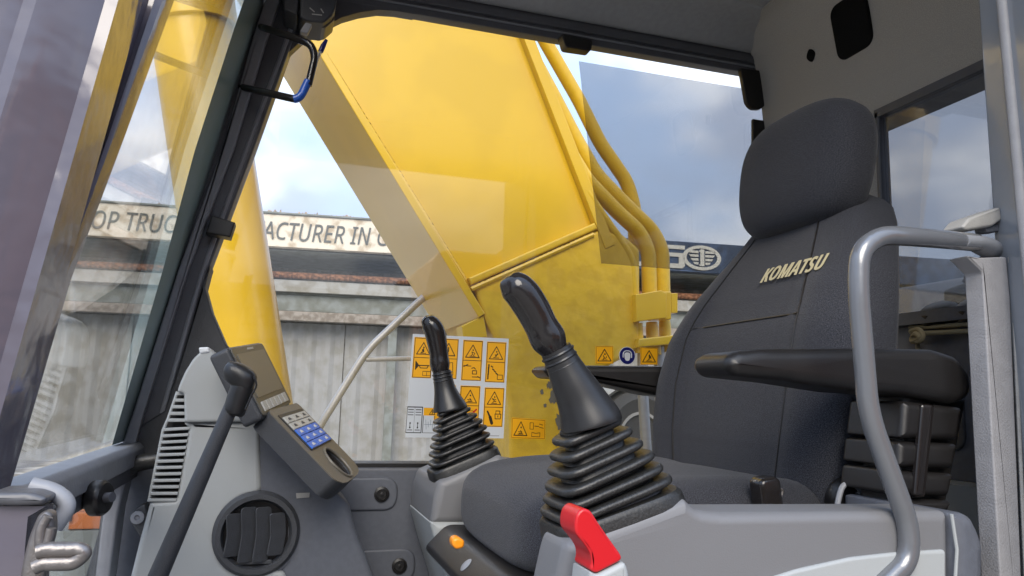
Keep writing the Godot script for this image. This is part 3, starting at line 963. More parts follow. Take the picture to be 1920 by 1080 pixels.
	part(ws, "painted_reflection", band, M.reflection_green, 38.0, "green band painting the far post reflection on the windscreen")
	var bar := part(c, "windscreen_bar", extrude(fillet(PackedVector2Array([Vector2(-0.235, 1.782), Vector2(-0.198, 1.782), Vector2(-0.198, 1.806), Vector2(-0.205, 1.814), Vector2(-0.235, 1.814)]), 0.003, 2), -1.36, -0.47), M.frame_grey)
	part(bar, "bar_channel", box(Vector3(-0.232, 1.762, -1.355), Vector3(-0.203, 1.7815, -0.47), 0.002), M.frame_dark)
	part(c, "front_header", box(Vector3(-0.12, 2.70, -1.40), Vector3(0.06, 2.76, -0.47), 0.01), M.frame_dark)
	# near front post, ribbed and glossy
	var np := Shape.new()
	var sec := []
	for k in 41:
		var u := -0.30 + 0.30 * k / 40.0
		var arch := 0.034 * (1.0 - pow(absf(u + 0.14) / 0.17, 2.6))
		sec.append([u, arch + 0.0022 * sin(u * 150.0) + 0.0012 * sin(u * 340.0 + 1.0)])
	sec.append([0.0, -0.035])
	sec.append([-0.30, -0.035])
	var rs := []
	for q in [Vector3(-0.1054, 2.179, -0.5), Vector3(-0.1237, 2.0473, -0.5), Vector3(-0.1345, 1.9699, -0.5), Vector3(-0.1457, 1.8881, -0.5), Vector3(-0.1575, 1.8032, -0.5), Vector3(-0.1635, 1.7481, -0.5)]:
		var ring := PackedVector3Array()
		for e in sec:
			ring.append(q + Vector3(e[0], 0, e[1] * 1.0))
		rs.append(ring)
	np.rings(rs)
	var npo := part(c, "near_front_post", np, M.pillar_paint, 30.0)
	var seal := Shape.new()
	rs = []
	var lines := [[Vector3(-0.11, 2.2142, -0.56), Vector3(-0.1305, 2.066, -0.56), Vector3(-0.1452, 1.9715, -0.56), Vector3(-0.1608, 1.8731, -0.56), Vector3(-0.1753, 1.782, -0.56)], [Vector3(-0.0871, 2.2192, -0.56), Vector3(-0.1177, 2.0754, -0.56), Vector3(-0.1408, 1.9718, -0.56), Vector3(-0.1557, 1.8732, -0.56), Vector3(-0.1664, 1.804, -0.56)]]
	for i in 5:
		var a: Vector3 = lines[0][i]
		var b: Vector3 = lines[1][i]
		var w := b - a
		rs.append(PackedVector3Array([a, a + w * 0.1 + Vector3(0, 0, 0.008), a + w * 0.32 + Vector3(0, 0, 0.012), a + w * 0.42 + Vector3(0, 0, 0.006), a + w * 0.58 + Vector3(0, 0, 0.006), a + w * 0.68 + Vector3(0, 0, 0.011), a + w * 0.9 + Vector3(0, 0, 0.008), b, b + Vector3(0, 0, -0.012), a + Vector3(0, 0, -0.012)]))
	seal.rings(rs)
	part(npo, "post_seal", seal, M.pillar_paint, 30.0)
	# roof
	var roof := part(c, "roof", box(Vector3(-0.12, 2.765, -1.42), Vector3(1.12, 2.80, -0.44), 0.01), M.frame_dark)
	part(roof, "ceiling_panel", extrude(fillet(PackedVector2Array([Vector2(-0.05, 2.712), Vector2(0.905, 2.712), Vector2(0.905, 2.745), Vector2(-0.05, 2.745)]), 0.01), -1.33, -0.5), M.roof_trim)
	part(roof, "ceiling_cove", extrude(fillet(PackedVector2Array([Vector2(-1.353, 2.668), Vector2(-1.30, 2.700), Vector2(-1.22, 2.711), Vector2(-1.22, 2.74), Vector2(-1.353, 2.74)]), 0.02), -0.968, 0.02).moved(Transform3D(Basis(Vector3(0, 0, 1), Vector3(0, 1, 0), Vector3(-1, 0, 0)), Vector3.ZERO)), M.roof_trim)
	var prof := [Vector2(0.90, 2.709), Vector2(0.928, 2.700), Vector2(0.952, 2.672), Vector2(0.966, 2.625), Vector2(0.974, 2.57), Vector2(0.980, 2.51), Vector2(0.988, 2.46), Vector2(0.995, 2.432)]
	var lp := PackedVector2Array()
	for i in prof.size() - 1:
		for k in 4:
			lp.append(prof[i].cubic_interpolate(prof[i + 1], prof[maxi(i - 1, 0)], prof[mini(i + 2, prof.size() - 1)], k / 4.0))
	lp.append(prof[prof.size() - 1])
	lp.append(Vector2(1.08, 2.425))
	lp.append(Vector2(1.08, 2.76))
	lp.append(Vector2(0.90, 2.76))
	var lining := part(roof, "rear_lining", extrude(lp, -1.345, -0.56, 0.0), M.roof_lining, 50.0)
	var sn := Vector3(-0.985, -0.17, 0)
	var sx := Vector3(0, 0, 1)
	var sy := Vector3(-0.17, 0.985, 0)
	# cloth-covered speaker opening, small hole, coat hook plate
	var spk := Vector3(0.9689, 2.6007, -1.0588)
	part(roof, "speaker_grille", slab(rect(0.088, 0.108, 0.02, 6), spk, sx, sy, -0.03, 0.006, 0.003), M.black_felt)
	part(roof, "microphone_hole", slab(curve(PackedVector2Array([Vector2(-0.011, 0), Vector2(0, -0.013), Vector2(0.011, 0), Vector2(0, 0.013)]), 6), Vector3(0.97, 2.5939, -1.1733), sx, sy, -0.02, 0.003, 0.001), M.black_felt)
	part(roof, "lamp_switch", slab(rect(0.018, 0.034, 0.008), Vector3(0.9598, 2.6931, -1.325), Vector3(1, 0, 0), Vector3(0, 0.8, 0.6), -0.004, 0.006, 0.002), M.beige_grey)
	# rear wall: corner post, glass, shelf and panels
	var rp := part(c, "rear_post", extrude(fillet(PackedVector2Array([Vector2(0.985, -1.36), Vector2(1.0, -1.30), Vector2(0.99, -1.2), Vector2(0.995, -1.05), Vector2(1.005, -1.032), Vector2(1.012, -1.032), Vector2(1.012, -1.40), Vector2(0.985, -1.40)]), 0.012), -2.46, -1.2, 0.0).moved(Transform3D(Basis(Vector3(1, 0, 0), Vector3(0, 0, 1), Vector3(0, -1, 0)), Vector3.ZERO)), M.roof_lining, 40.0)
	part(rp, "lining_seam", tube(smooth_path([Vector3(0.9991, 2.5848, -1.33), Vector3(1.0126, 2.5781, -1.29), Vector3(1.0209, 2.5521, -1.24), Vector3(1.009, 2.4978, -1.15), Vector3(1.004, 2.4494, -1.07)], 4), 0.004, 7), M.charcoal_plastic)
	part(c, "rear_header", box(Vector3(0.990, 2.416, -1.04), Vector3(1.012, 2.431, -0.55), 0.002), M.frame_dark)
	part(c, "rear_jamb", box(Vector3(0.990, 2.0, -1.04), Vector3(1.012, 2.425, -1.028), 0.003), M.frame_dark)
	part(c, "rear_window", pane([Vector3(1.004, 1.98, -1.03), Vector3(1.004, 1.98, -0.5), Vector3(1.004, 2.43, -0.5), Vector3(1.004, 2.43, -1.03)], 0.005), M.rear_glass)
	var shelf := part(c, "rear_shelf", box(Vector3(0.94, 2.0317, -1.05), Vector3(1.0, 2.0511, -0.5), 0.006), M.slate_plastic)
	for q in [Vector3(0.955, 2.0587, -0.9022), Vector3(0.955, 2.0601, -0.8363)]:
		part(shelf, "shelf_vent", lathe([[0.0, 0.012], [0.02, 0.011], [0.028, 0.006], [0.03, 0.0], [0.03, -0.01]], 26, axis_frame(Vector3(q.x + 0.012, 2.0495, q.z), Vector3(-0.5, 1, 0.1))), M.black_plastic)
	var back := part(c, "rear_panel", box(Vector3(0.955, 1.80, -1.10), Vector3(1.05, 2.0309, -0.5), 0.006), M.slate_plastic)
	part(back, "panel_hatch", slab(rect(0.20, 0.13, 0.02), Vector3(0.955, 1.9072, -0.9054) + Vector3(0, 0, -0.05), Vector3(0, 0, 1), Vector3(0, 1, 0), -0.003, 0.004, 0.002), M.charcoal_plastic)
	part(c, "rear_lower_panel", box(Vector3(0.90, 1.181, -1.10), Vector3(1.05, 1.799, -0.5), 0.012), M.light_grey_plastic)
	# near door post with its trim strip and the door header
	var bp := part(c, "door_post", extrude(fillet(PackedVector2Array([Vector2(0.725, -0.602), Vector2(0.662, -0.45), Vector2(0.69, -0.42), Vector2(0.80, -0.42), Vector2(0.80, -0.602)]), 0.008), -2.76, -1.181).moved(Transform3D(Basis(Vector3(1, 0, 0), Vector3(0, 0, 1), Vector3(0, -1, 0)), Vector3.ZERO)), M.post_paint)
	part(c, "rear_quarter", box(Vector3(0.802, 1.181, -0.50), Vector3(1.06, 2.76, -0.46), 0.006), M.frame_grey)
	var s0 := Vector3(0.7038, 2.295, -0.5533)
	var s1 := Vector3(0.701, 2.0976, -0.5466)
	part(bp, "post_edge", tube([s0 + (s0 - s1) * 2.0, s0, s1, s1 + (s1 - s0) * 4.0], 0.006, 10), M.latch_grey)
	part(c, "door_header", box(Vector3(-0.05, 2.59, -0.57), Vector3(0.674, 2.76, -0.48), 0.012), M.frame_dark)
	# lower front: rubber hose seal, frame
	part(c, "door_seal", tube(smooth_path([Vector3(-0.1649, 1.7926, -1.27), Vector3(-0.1926, 1.7878, -1.27), Vector3(-0.2134, 1.7768, -1.27), Vector3(-0.2229, 1.7473, -1.27), Vector3(-0.2257, 1.7011, -1.27), Vector3(-0.2269, 1.6181, -1.27)], 5), 0.0125, 14), M.rubber)
	part(c, "lower_post", extrude(PackedVector2Array([Vector2(-0.2202, 1.7803), Vector2(-0.2299, 1.7195), Vector2(-0.2323, 1.6155), Vector2(-0.2135, 1.6147), Vector2(-0.2102, 1.7192), Vector2(-0.2038, 1.7725)]), -1.30, -1.24, 0.004), M.frame_grey)


# ------------------------------------------------------------------ operator's seat
const BACK := [
	[1.71, 0.600, 0.17], [1.75, 0.592, 0.195], [1.80, 0.590, 0.212], [1.86, 0.594, 0.224], [1.93, 0.604, 0.228], [2.00, 0.622, 0.218],
	[2.06, 0.648, 0.196], [2.11, 0.676, 0.168], [2.15, 0.700, 0.142], [2.18, 0.716, 0.118], [2.20, 0.728, 0.092], [2.212, 0.742, 0.055]]
const BZ := -0.925


func back_row(y: float) -> Array:
	for i in BACK.size() - 1:
		if y <= BACK[i + 1][0]:
			var f := clampf((y - BACK[i][0]) / (BACK[i + 1][0] - BACK[i][0]), 0.0, 1.0)
			return [lerpf(BACK[i][1], BACK[i + 1][1], f), lerpf(BACK[i][2], BACK[i + 1][2], f)]
	return [BACK[BACK.size() - 1][1], BACK[BACK.size() - 1][2]]


# x of the backrest's front at a height and a place across, bolsters standing forward of the middle
func back_front(y: float, u: float, depth: float) -> float:
	var q := back_row(y)
	var round_off := pow(absf(u), 5.0) * depth
	var bol := -0.020 * smoothstep(0.5, 0.75, absf(u)) * smoothstep(2.16, 2.0, y)
	return q[0] + bol + round_off


func seat():
	var t := thing("operator_seat", "dark cloth operator's seat with headrest and armrests", "seat", Vector3(0.45, 1.25, -0.92))
	# backrest
	var rs := []
	var n := 44
	var ys := []
	for i in 34:
		ys.append(lerpf(1.71, 2.205, pow(float(i) / 33.0, 0.9)))
	for i in ys.size():
		var y: float = ys[i]
		var q := back_row(y)
		var endf: float = minf(1.0, minf((y - 1.700) / 0.03, (2.212 - y) / 0.03))
		var dep: float = 0.052 * sqrt(clampf(endf, 0.05, 1.0))
		var ring := PackedVector3Array()
		for k in n:
			var a := TAU * k / n
			var u: float = signf(cos(a)) * pow(absf(cos(a)), 0.62)
			var d: float = signf(sin(a)) * pow(absf(sin(a)), 0.5)
			var x: float = q[0] + 0.052 + d * dep
			if d < 0.0:
				x += (back_front(y, u, 0.0) - q[0]) * -d
			ring.append(Vector3(x, y, BZ + u * q[1]))
		rs.append(ring)
	var bs := Shape.new()
	bs.rings(rs)
	var back := part(t, "backrest", bs, M.seat_cloth, 75.0)
	# stitched seams on the backrest
	for ln in [[Vector2(2.16, -0.55), Vector2(2.03, -0.62), Vector2(1.93, -0.60), Vector2(1.80, -0.58)], [Vector2(2.16, 0.55), Vector2(2.03, 0.62), Vector2(1.93, 0.60), Vector2(1.80, 0.58)], [Vector2(2.018, -0.60), Vector2(2.018, -0.2), Vector2(2.018, 0.2), Vector2(2.018, 0.60)]]:
		var pts := []
		for i in 31:
			var f: float = i / 30.0 * (ln.size() - 1)
			var k := mini(int(f), ln.size() - 2)
			var p: Vector2 = ln[k].lerp(ln[k + 1], f - k)
			var dd := -pow(1.0 - pow(absf(p.y), 1.0 / 0.31), 0.25)
			pts.append(Vector3(back_row(p.x)[0] + 0.052 + dd * 0.052 + (back_front(p.x, p.y, 0.0) - back_row(p.x)[0]) * -dd - 0.0003, p.x, BZ + p.y * back_row(p.x)[1]))
		part(back, "seam", tube(pts, 0.0014, 6), M.black_plastic)
	# woven lettering
	var la := Vector3(0.6533, 2.0722, -0.9094)
	var lb := Vector3(0.6537, 2.0727, -0.7829)
	var tm := letter_mesh("KOMATSU", 0.0245, 0.0007, font("Droid Sans", 800))
	var wid: float = tm.get_aabb().size.x
	var dirn := (lb - la)
	var upv := Vector3(0.55, 0.83, 0).normalized()
	var ex := dirn.normalized()
	var nn := ex.cross(upv).normalized()
	put(back, "lettering", tm, M.thread_gold, Transform3D(Basis(ex * (dirn.length() / wid), upv * 1.06, nn), (la + lb) / 2.0 + upv * 0.012 + nn * 0.0035))
	# headrest
	rs = []
	var lean := Vector3(0.22, 0.975, 0).normalized()
	var fwd := Vector3(-0.975, 0.22, 0)
	var hc := Vector3(0.73, 2.243, -0.912)
	for i in 23:
		var a := -PI / 2 + PI * i / 22.0
		var s := signf(sin(a)) * pow(absf(sin(a)), 0.8)
		var r := pow(maxf(cos(a), 0.0), 0.42)
		var w := 0.128 * (1.0 + 0.05 * s) * maxf(r, 0.02)
		var dp := 0.052 * maxf(r, 0.02)
		rs.append(superring(hc + lean * s * 0.092 + fwd * (0.008 * s), Vector3(0, 0, w), fwd * dp, 2.7, 40))
	var hs := Shape.new()
	hs.rings(rs)
	part(t, "headrest", hs, M.seat_cloth, 75.0)
	# cushion: squashed loft front to back
	rs = []
	for i in 27:
		var f := i / 26.0
		var a := -PI / 2 + PI * f
		var x := 0.447 + 0.195 * signf(sin(a)) * pow(absf(sin(a)), 0.7)
		var r := pow(maxf(cos(a), 0.0), 0.38)
		var up := 0.058 * maxf(r, 0.03)
		var ring := superring(Vector3(x, 1.764 - 0.012 * (1.0 - f) * (1.0 - f), -0.915), Vector3(0, 0, 0.205 * maxf(pow(maxf(cos(a), 0.0), 0.28), 0.03)), Vector3(0, up, 0), 3.4, 44)
		for k in ring.size():
			var u: float = (ring[k].z + 0.915) / 0.205
			if ring[k].y > 1.766:
				ring[k].y += (0.012 * smoothstep(0.5, 0.85, absf(u)) - 0.004 * (1.0 - u * u)) * r
		rs.append(ring)
	var cs := Shape.new()
	cs.rings(rs)
	var cu := part(t, "cushion", cs, M.seat_cloth, 75.0)
	# pan and slide below the cushion
	var pan := part(t, "seat_pan", extrude(fillet(PackedVector2Array([Vector2(0.212, 1.686), Vector2(0.244, 1.718), Vector2(0.60, 1.710), Vector2(0.60, 1.66), Vector2(0.25, 1.655)]), 0.01), -1.10, -0.725, 0.012), M.black_plastic)
	for z in [-0.80, -0.90]:
		part(pan, "rivet", lathe([[0.0, 0.0022], [0.007, 0.0015], [0.009, 0.0]], 16, axis_frame(Vector3(0.2275, 1.7025, z), Vector3(-0.707, 0.707, 0))), M.frame_grey)
	part(t, "slide_handle", extrude(fillet(PackedVector2Array([Vector2(0.195, 1.618), Vector2(0.225, 1.648), Vector2(0.42, 1.644), Vector2(0.42, 1.59), Vector2(0.24, 1.585)]), 0.01), -1.06, -0.76, 0.01), M.charcoal_plastic)
	part(t, "suspension", box(Vector3(0.28, 1.20, -1.08), Vector3(0.62, 1.584, -0.76), 0.02), M.charcoal_plastic)
	part(t, "height_knob", extrude(fillet(PackedVector2Array([Vector2(0.1863, 1.7516), Vector2(0.192, 1.7536), Vector2(0.1997, 1.7496), Vector2(0.1989, 1.742), Vector2(0.1902, 1.7406), Vector2(0.186, 1.7451)]), 0.003), -0.815, -0.797, 0.003), M.orange_plastic, 38.0, "small orange knob under the cushion")
	# armrests
	var na := part(t, "armrest", extrude(fillet(PackedVector2Array([Vector2(0.4033, 1.936), Vector2(0.4058, 1.9452), Vector2(0.4164, 1.9508), Vector2(0.445, 1.9541), Vector2(0.5521, 1.9596), Vector2(0.6559, 1.9632), Vector2(0.6841, 1.9571), Vector2(0.7003, 1.9408), Vector2(0.7023, 1.9201), Vector2(0.6921, 1.9103), Vector2(0.6731, 1.906), Vector2(0.6165, 1.9138), Vector2(0.55, 1.9157), Vector2(0.4746, 1.9233), Vector2(0.4113, 1.9267)]), 0.006, 3), -0.685, -0.615, 0.011), M.black_plastic, 38.0, "black armrest nearest the door")
	var sp := Shape.new()
	part(na, "armrest_stem", extrude(fillet(PackedVector2Array([Vector2(0.6297, 1.9208), Vector2(0.7162, 1.9147), Vector2(0.6784, 1.7996), Vector2(0.6102, 1.8006)]), 0.006, 3), -0.69, -0.635, 0.008), M.black_plastic)
	var bands := [[PackedVector2Array([Vector2(0.6121, 1.9083), Vector2(0.6901, 1.9036), Vector2(0.6803, 1.8693), Vector2(0.6044, 1.8706)]), 0.0], [PackedVector2Array([Vector2(0.6035, 1.8674), Vector2(0.6808, 1.866), Vector2(0.6725, 1.84), Vector2(0.5987, 1.8421)]), 0.0], [PackedVector2Array([Vector2(0.5985, 1.8385), Vector2(0.6735, 1.8357), Vector2(0.6648, 1.8122), Vector2(0.5944, 1.8151)]), 0.0], [PackedVector2Array([Vector2(0.6133, 1.8104), Vector2(0.6683, 1.8087), Vector2(0.6632, 1.7959), Vector2(0.6125, 1.7978)]), 0.0]]
	for q in bands:
		part(na, "stem_cover", extrude(fillet(q[0], 0.004, 3), -0.70, -0.618, 0.008), M.black_plastic)
	part(na, "stem_spine", extrude(fillet(PackedVector2Array([Vector2(0.6311, 1.9066), Vector2(0.6477, 1.9059), Vector2(0.6291, 1.8136), Vector2(0.6143, 1.8138)]), 0.004, 3), -0.62, -0.6155, 0.004), M.gloss_black)
	var fa := part(t, "armrest", extrude(fillet(PackedVector2Array([Vector2(0.4045, 1.946), Vector2(0.4107, 1.953), Vector2(0.4216, 1.9551), Vector2(0.6317, 1.9616), Vector2(0.7035, 1.9608), Vector2(0.7028, 1.9046), Vector2(0.6036, 1.9118), Vector2(0.4859, 1.9317), Vector2(0.4156, 1.9345)]), 0.006, 3), -1.21, -1.135, 0.01), M.black_plastic, 38.0, "black armrest nearest the far window")
	part(fa, "armrest_stem", extrude(fillet(PackedVector2Array([Vector2(0.6587, 1.9324), Vector2(0.7218, 1.9344), Vector2(0.7093, 1.7702), Vector2(0.6497, 1.7705)]), 0.006, 3), -1.20, -1.15, 0.008), M.black_plastic)
	# belt buckle and anchor
	var bk := part(t, "belt_buckle", slab(rect(0.026, 0.05, 0.008), Vector3(0.5037, 1.8003, -0.7), Vector3(1, 0.12, 0), Vector3(0.25, 1, 0), -0.012, 0.012, 0.005), M.gloss_black)
	part(bk, "belt_tongue", tube(round_path([Vector3(0.5221, 1.7865, -0.71), Vector3(0.5316, 1.8099, -0.71), Vector3(0.5248, 1.8111, -0.71), Vector3(0.5161, 1.7922, -0.71)], 0.004), 0.0015, 8), M.bare_steel)
	part(t, "recliner", lathe([[0.0, 0.012], [0.02, 0.012], [0.026, 0.006], [0.028, 0.0], [0.028, -0.02]], 26, axis_frame(Vector3(0.6227, 1.7993, -0.71), Vector3(-0.2, 0.1, 1))), M.black_plastic)
	part(t, "recliner_arm", tube(round_path([Vector3(0.5836, 1.7884, -0.69), Vector3(0.5869, 1.8023, -0.69), Vector3(0.5932, 1.8175, -0.69), Vector3(0.6074, 1.8185, -0.69), Vector3(0.6156, 1.8116, -0.69)], 0.01), 0.003, 8), M.frame_grey)
	part(t, "side_lever", tube(smooth_path([Vector3(0.5951, 1.8191, -1.1), Vector3(0.6162, 1.804, -1.1), Vector3(0.6385, 1.8007, -1.1), Vector3(0.655, 1.7905, -1.1)], 4), 0.006, 8), M.black_plastic)


# ------------------------------------------------------------------ consoles beside the seat
func consoles():
	var t := thing("near_console", "grey armrest console at the door with joystick and red lever", "console", Vector3(0.45, 1.2, -0.63))
	part(t, "body", extrude(fillet(PackedVector2Array([Vector2(0.2032, 1.6848), Vector2(0.211, 1.756), Vector2(0.2166, 1.781), Vector2(0.2199, 1.7911), Vector2(0.3249, 1.8228), Vector2(0.3293, 1.8185), Vector2(0.3361, 1.8137), Vector2(0.3515, 1.8114), Vector2(0.5966, 1.8086), Vector2(0.5887, 1.6532)]), 0.006, 3), -0.615, -0.556, 0.010), M.mid_grey_plastic)
	part(t, "door_pocket", extrude(fillet(PackedVector2Array([Vector2(0.3838, 1.755), Vector2(0.4282, 1.7646), Vector2(0.4829, 1.7722), Vector2(0.5345, 1.775), Vector2(0.586, 1.7756), Vector2(0.576, 1.6553), Vector2(0.3818, 1.6712)]), 0.004, 3), -0.57, -0.5525, 0.003), M.light_grey_plastic)
	part(t, "end_cap", extrude(fillet(PackedVector2Array([Vector2(0.5984, 1.8076), Vector2(0.6178, 1.8063), Vector2(0.6251, 1.8019), Vector2(0.6329, 1.7883), Vector2(0.6364, 1.7768), Vector2(0.6239, 1.6503), Vector2(0.5905, 1.653)]), 0.004, 3), -0.70, -0.5545, 0.012), M.slate_plastic)
	part(t, "trim_line", tube([Vector3(0.5943, 1.8065, -0.553), Vector3(0.5982, 1.7755, -0.553), Vector3(0.5933, 1.7434, -0.553)], 0.0016, 8), M.light_grey_plastic)
	part(t, "tray_lip", extrude(PackedVector2Array([Vector2(0.3801, 1.8069), Vector2(0.4103, 1.8079), Vector2(0.5028, 1.8074), Vector2(0.5519, 1.8071), Vector2(0.5517, 1.8042), Vector2(0.38, 1.8051)]), -0.612, -0.60, 0.002), M.mid_grey_plastic)
	var r := thing("far_console", "grey console under the far joystick", "console", Vector3(0.4, 1.2, -1.2))
	part(r, "body", extrude(fillet(PackedVector2Array([Vector2(0.2269, 1.7136), Vector2(0.2307, 1.7545), Vector2(0.237, 1.7759), Vector2(0.3296, 1.815), Vector2(0.3487, 1.8023), Vector2(0.4228, 1.7927), Vector2(0.4245, 1.7093)]), 0.006, 3), -1.31, -1.117, 0.012), M.mid_grey_plastic)
	part(r, "lower_cover", extrude(fillet(PackedVector2Array([Vector2(0.2252, 1.7181), Vector2(0.4244, 1.7141), Vector2(0.4294, 1.466), Vector2(0.2872, 1.4776), Vector2(0.2649, 1.6031), Vector2(0.2434, 1.662)]), 0.006, 3), -1.31, -1.1145, 0.012), M.light_grey_plastic)


func front_console():
	var t := thing("front_console", "pale grey corner console with louvred slots and round air vent", "console", Vector3(-0.08, 1.2, -1.2))
	var z0 := -1.33
	var z1 := -1.2000
	part(t, "upper_shell", extrude(fillet(PackedVector2Array([Vector2(-0.1001, 1.9607), Vector2(-0.1117, 1.9578), Vector2(-0.1225, 1.9455), Vector2(-0.1325, 1.9254), Vector2(-0.1388, 1.9057), Vector2(-0.1408, 1.8956), Vector2(-0.1313, 1.8943), Vector2(-0.127, 1.852), Vector2(-0.0288, 1.8552), Vector2(-0.0247, 1.8616), Vector2(-0.0704, 1.9253)]), 0.004, 4), z0, -1.1920, 0.004), M.light_grey_plastic)
	part(t, "cap", extrude(fillet(PackedVector2Array([Vector2(-0.1172, 1.9615), Vector2(-0.1025, 1.963), Vector2(-0.1003, 1.9543), Vector2(-0.1142, 1.9521)]), 0.003, 3), -1.2800, -1.1900, 0.003), M.label_white)
	var arc := []
	part(t, "main_shell", extrude(fillet(PackedVector2Array([Vector2(-0.1307, 1.8534), Vector2(-0.0288, 1.8552), Vector2(-0.0223, 1.849), Vector2(-0.0132, 1.7555), Vector2(-0.018, 1.7494), Vector2(-0.0415, 1.7435), Vector2(-0.0568, 1.7315), Vector2(-0.0656, 1.7136), Vector2(-0.0649, 1.6866), Vector2(-0.0559, 1.6639), Vector2(-0.0384, 1.6454), Vector2(-0.0127, 1.637), Vector2(0.0169, 1.6404), Vector2(0.0277, 1.6369), Vector2(0.051, 1.5847), Vector2(0.0589, 1.4659), Vector2(-0.1949, 1.4868), Vector2(-0.1848, 1.604), Vector2(-0.1724, 1.6894), Vector2(-0.1639, 1.7397), Vector2(-0.1297, 1.7415), Vector2(-0.1219, 1.8436)]), 0.005, 4), z0, z1, 0.008), M.light_grey_plastic)
	# slotted edge: slats with dark space behind
	part(t, "slot_back", extrude(PackedVector2Array([Vector2(-0.1425, 1.8963), Vector2(-0.151, 1.8601), Vector2(-0.1572, 1.8398), Vector2(-0.1668, 1.7393), Vector2(-0.1314, 1.7343), Vector2(-0.119, 1.8451), Vector2(-0.1292, 1.8967)]), z0, -1.2250), M.black_plastic)
	var la := Vector3(-0.1553, 1.8408, -1.2)
	var lb := Vector3(-0.1654, 1.742, -1.2)
	var ra := Vector3(-0.1198, 1.8436, -1.2)
	var rb := Vector3(-0.129, 1.7415, -1.2)
	for k in 12:
		var f := k / 11.0
		var a := la.lerp(lb, f)
		var b := ra.lerp(rb, f)
		part(t, "slat", extrude(PackedVector2Array([Vector2(a.x, a.y - 0.0021), Vector2(b.x, b.y - 0.0021), Vector2(b.x, b.y + 0.0021), Vector2(a.x, a.y + 0.0021)]), -1.2200, -1.2005, 0.001), M.light_grey_plastic)
	var ua := Vector3(-0.142, 1.8932, -1.2)
	var ub := Vector3(-0.1508, 1.8546, -1.2)
	var va := Vector3(-0.1283, 1.8936, -1.2)
	var vb := Vector3(-0.1251, 1.8551, -1.2)
	for k in 5:
		var f := k / 4.0
		var a := ua.lerp(ub, f)
		var b := va.lerp(vb, f)
		part(t, "slat", extrude(PackedVector2Array([Vector2(a.x, a.y - 0.0024), Vector2(b.x, b.y - 0.0024), Vector2(b.x, b.y + 0.0024), Vector2(a.x, a.y + 0.0024)]), -1.2200, -1.2005, 0.001), M.light_grey_plastic)
	part(t, "slot_rim", tube([Vector3(-0.1418, 1.8963, -1.208), Vector3(-0.1513, 1.8559, -1.208), Vector3(-0.1563, 1.8404, -1.208), Vector3(-0.1664, 1.7394, -1.208)], 0.0022, 8), M.light_grey_plastic)
	# slate lower flank
	part(t, "flank", extrude(fillet(PackedVector2Array([Vector2(-0.0359, 1.847), Vector2(0.0032, 1.8357), Vector2(0.0368, 1.7986), Vector2(0.1036, 1.7443), Vector2(0.1164, 1.733), Vector2(0.1293, 1.6915), Vector2(0.1495, 1.6484), Vector2(0.1699, 1.6006), Vector2(0.1777, 1.4544), Vector2(0.0441, 1.4654), Vector2(0.0359, 1.5842), Vector2(0.0166, 1.6454), Vector2(-0.0244, 1.6922)]), 0.005, 3), -1.31, -1.2040, 0.010), M.slate_plastic)
	part(t, "vent_surround", extrude(curve(PackedVector2Array([Vector2(-0.0665, 1.6932), Vector2(-0.061, 1.7248), Vector2(-0.0416, 1.7428), Vector2(-0.0121, 1.7494), Vector2(0.018, 1.7336), Vector2(0.0371, 1.7022), Vector2(0.0394, 1.6675), Vector2(0.0246, 1.639), Vector2(-0.0125, 1.6329), Vector2(-0.0465, 1.6521)]), 5), -1.2400, -1.2035, 0.002), M.slate_plastic)
	# round air outlet
	var vc := Vector3(-0.0161, 1.6925, -1.202)
	var ax := axis_frame(vc, Vector3(0.06, 0.0, 1))
	var o := part(t, "air_outlet", lathe([[0.0455, -0.02], [0.046, 0.003], [0.050, 0.010], [0.0566, 0.010], [0.0616, 0.004], [0.0616, -0.01]], 44, ax), M.charcoal_plastic)
	part(o, "outlet_back", lathe([[0.0, 0.0012], [0.047, 0.0012]], 30, ax), M.black_plastic)
	for k in 4:
		var u := -0.030 + k * 0.020
		var hgt := sqrt(0.040 * 0.040 - u * u * 0.75)
		part(o, "louvre", slab(fillet(PackedVector2Array([Vector2(-0.015, -hgt), Vector2(0.010, -hgt), Vector2(0.014, 0), Vector2(0.010, hgt), Vector2(-0.015, hgt), Vector2(-0.011, 0)]), 0.006), vc + Vector3(u, 0, 0.010), Vector3(0.88, 0, -0.47), Vector3(0, 1, 0), -0.003, 0.0, 0.001), M.charcoal_plastic)
	part(o, "tilt_bar", extrude(rect(0.05, 0.006, 0.002), vc.z - 0.004, vc.z + 0.006, 0.001).moved(Transform3D(Basis(), Vector3(vc.x, vc.y - 0.040, 0))), M.charcoal_plastic)
	part(t, "paper_scrap", extrude(PackedVector2Array([Vector2(0.0361, 1.7496), Vector2(0.0563, 1.7502), Vector2(0.0559, 1.7431), Vector2(0.0459, 1.7425), Vector2(0.0374, 1.7418)]), -1.2029, -1.2022), M.beige_grey, 38.0, "torn scrap of sticker")
	# bracket with a screw near the front post
	var br := part(t, "screw_bracket", extrude(fillet(PackedVector2Array([Vector2(-0.1935, 1.7174), Vector2(-0.1873, 1.7262), Vector2(-0.1715, 1.7364), Vector2(-0.164, 1.7004), Vector2(-0.1725, 1.6858)]), 0.006, 3), -1.25, -1.215, 0.003), M.charcoal_plastic)
	part(br, "screw", lathe([[0.009, 0.0], [0.009, 0.004], [0.004, 0.005], [0.003, 0.002], [0.0, 0.002]], 16, axis_frame(Vector3(-0.1799, 1.7166, -1.214), Vector3(0, 0, 1))), M.frame_grey)


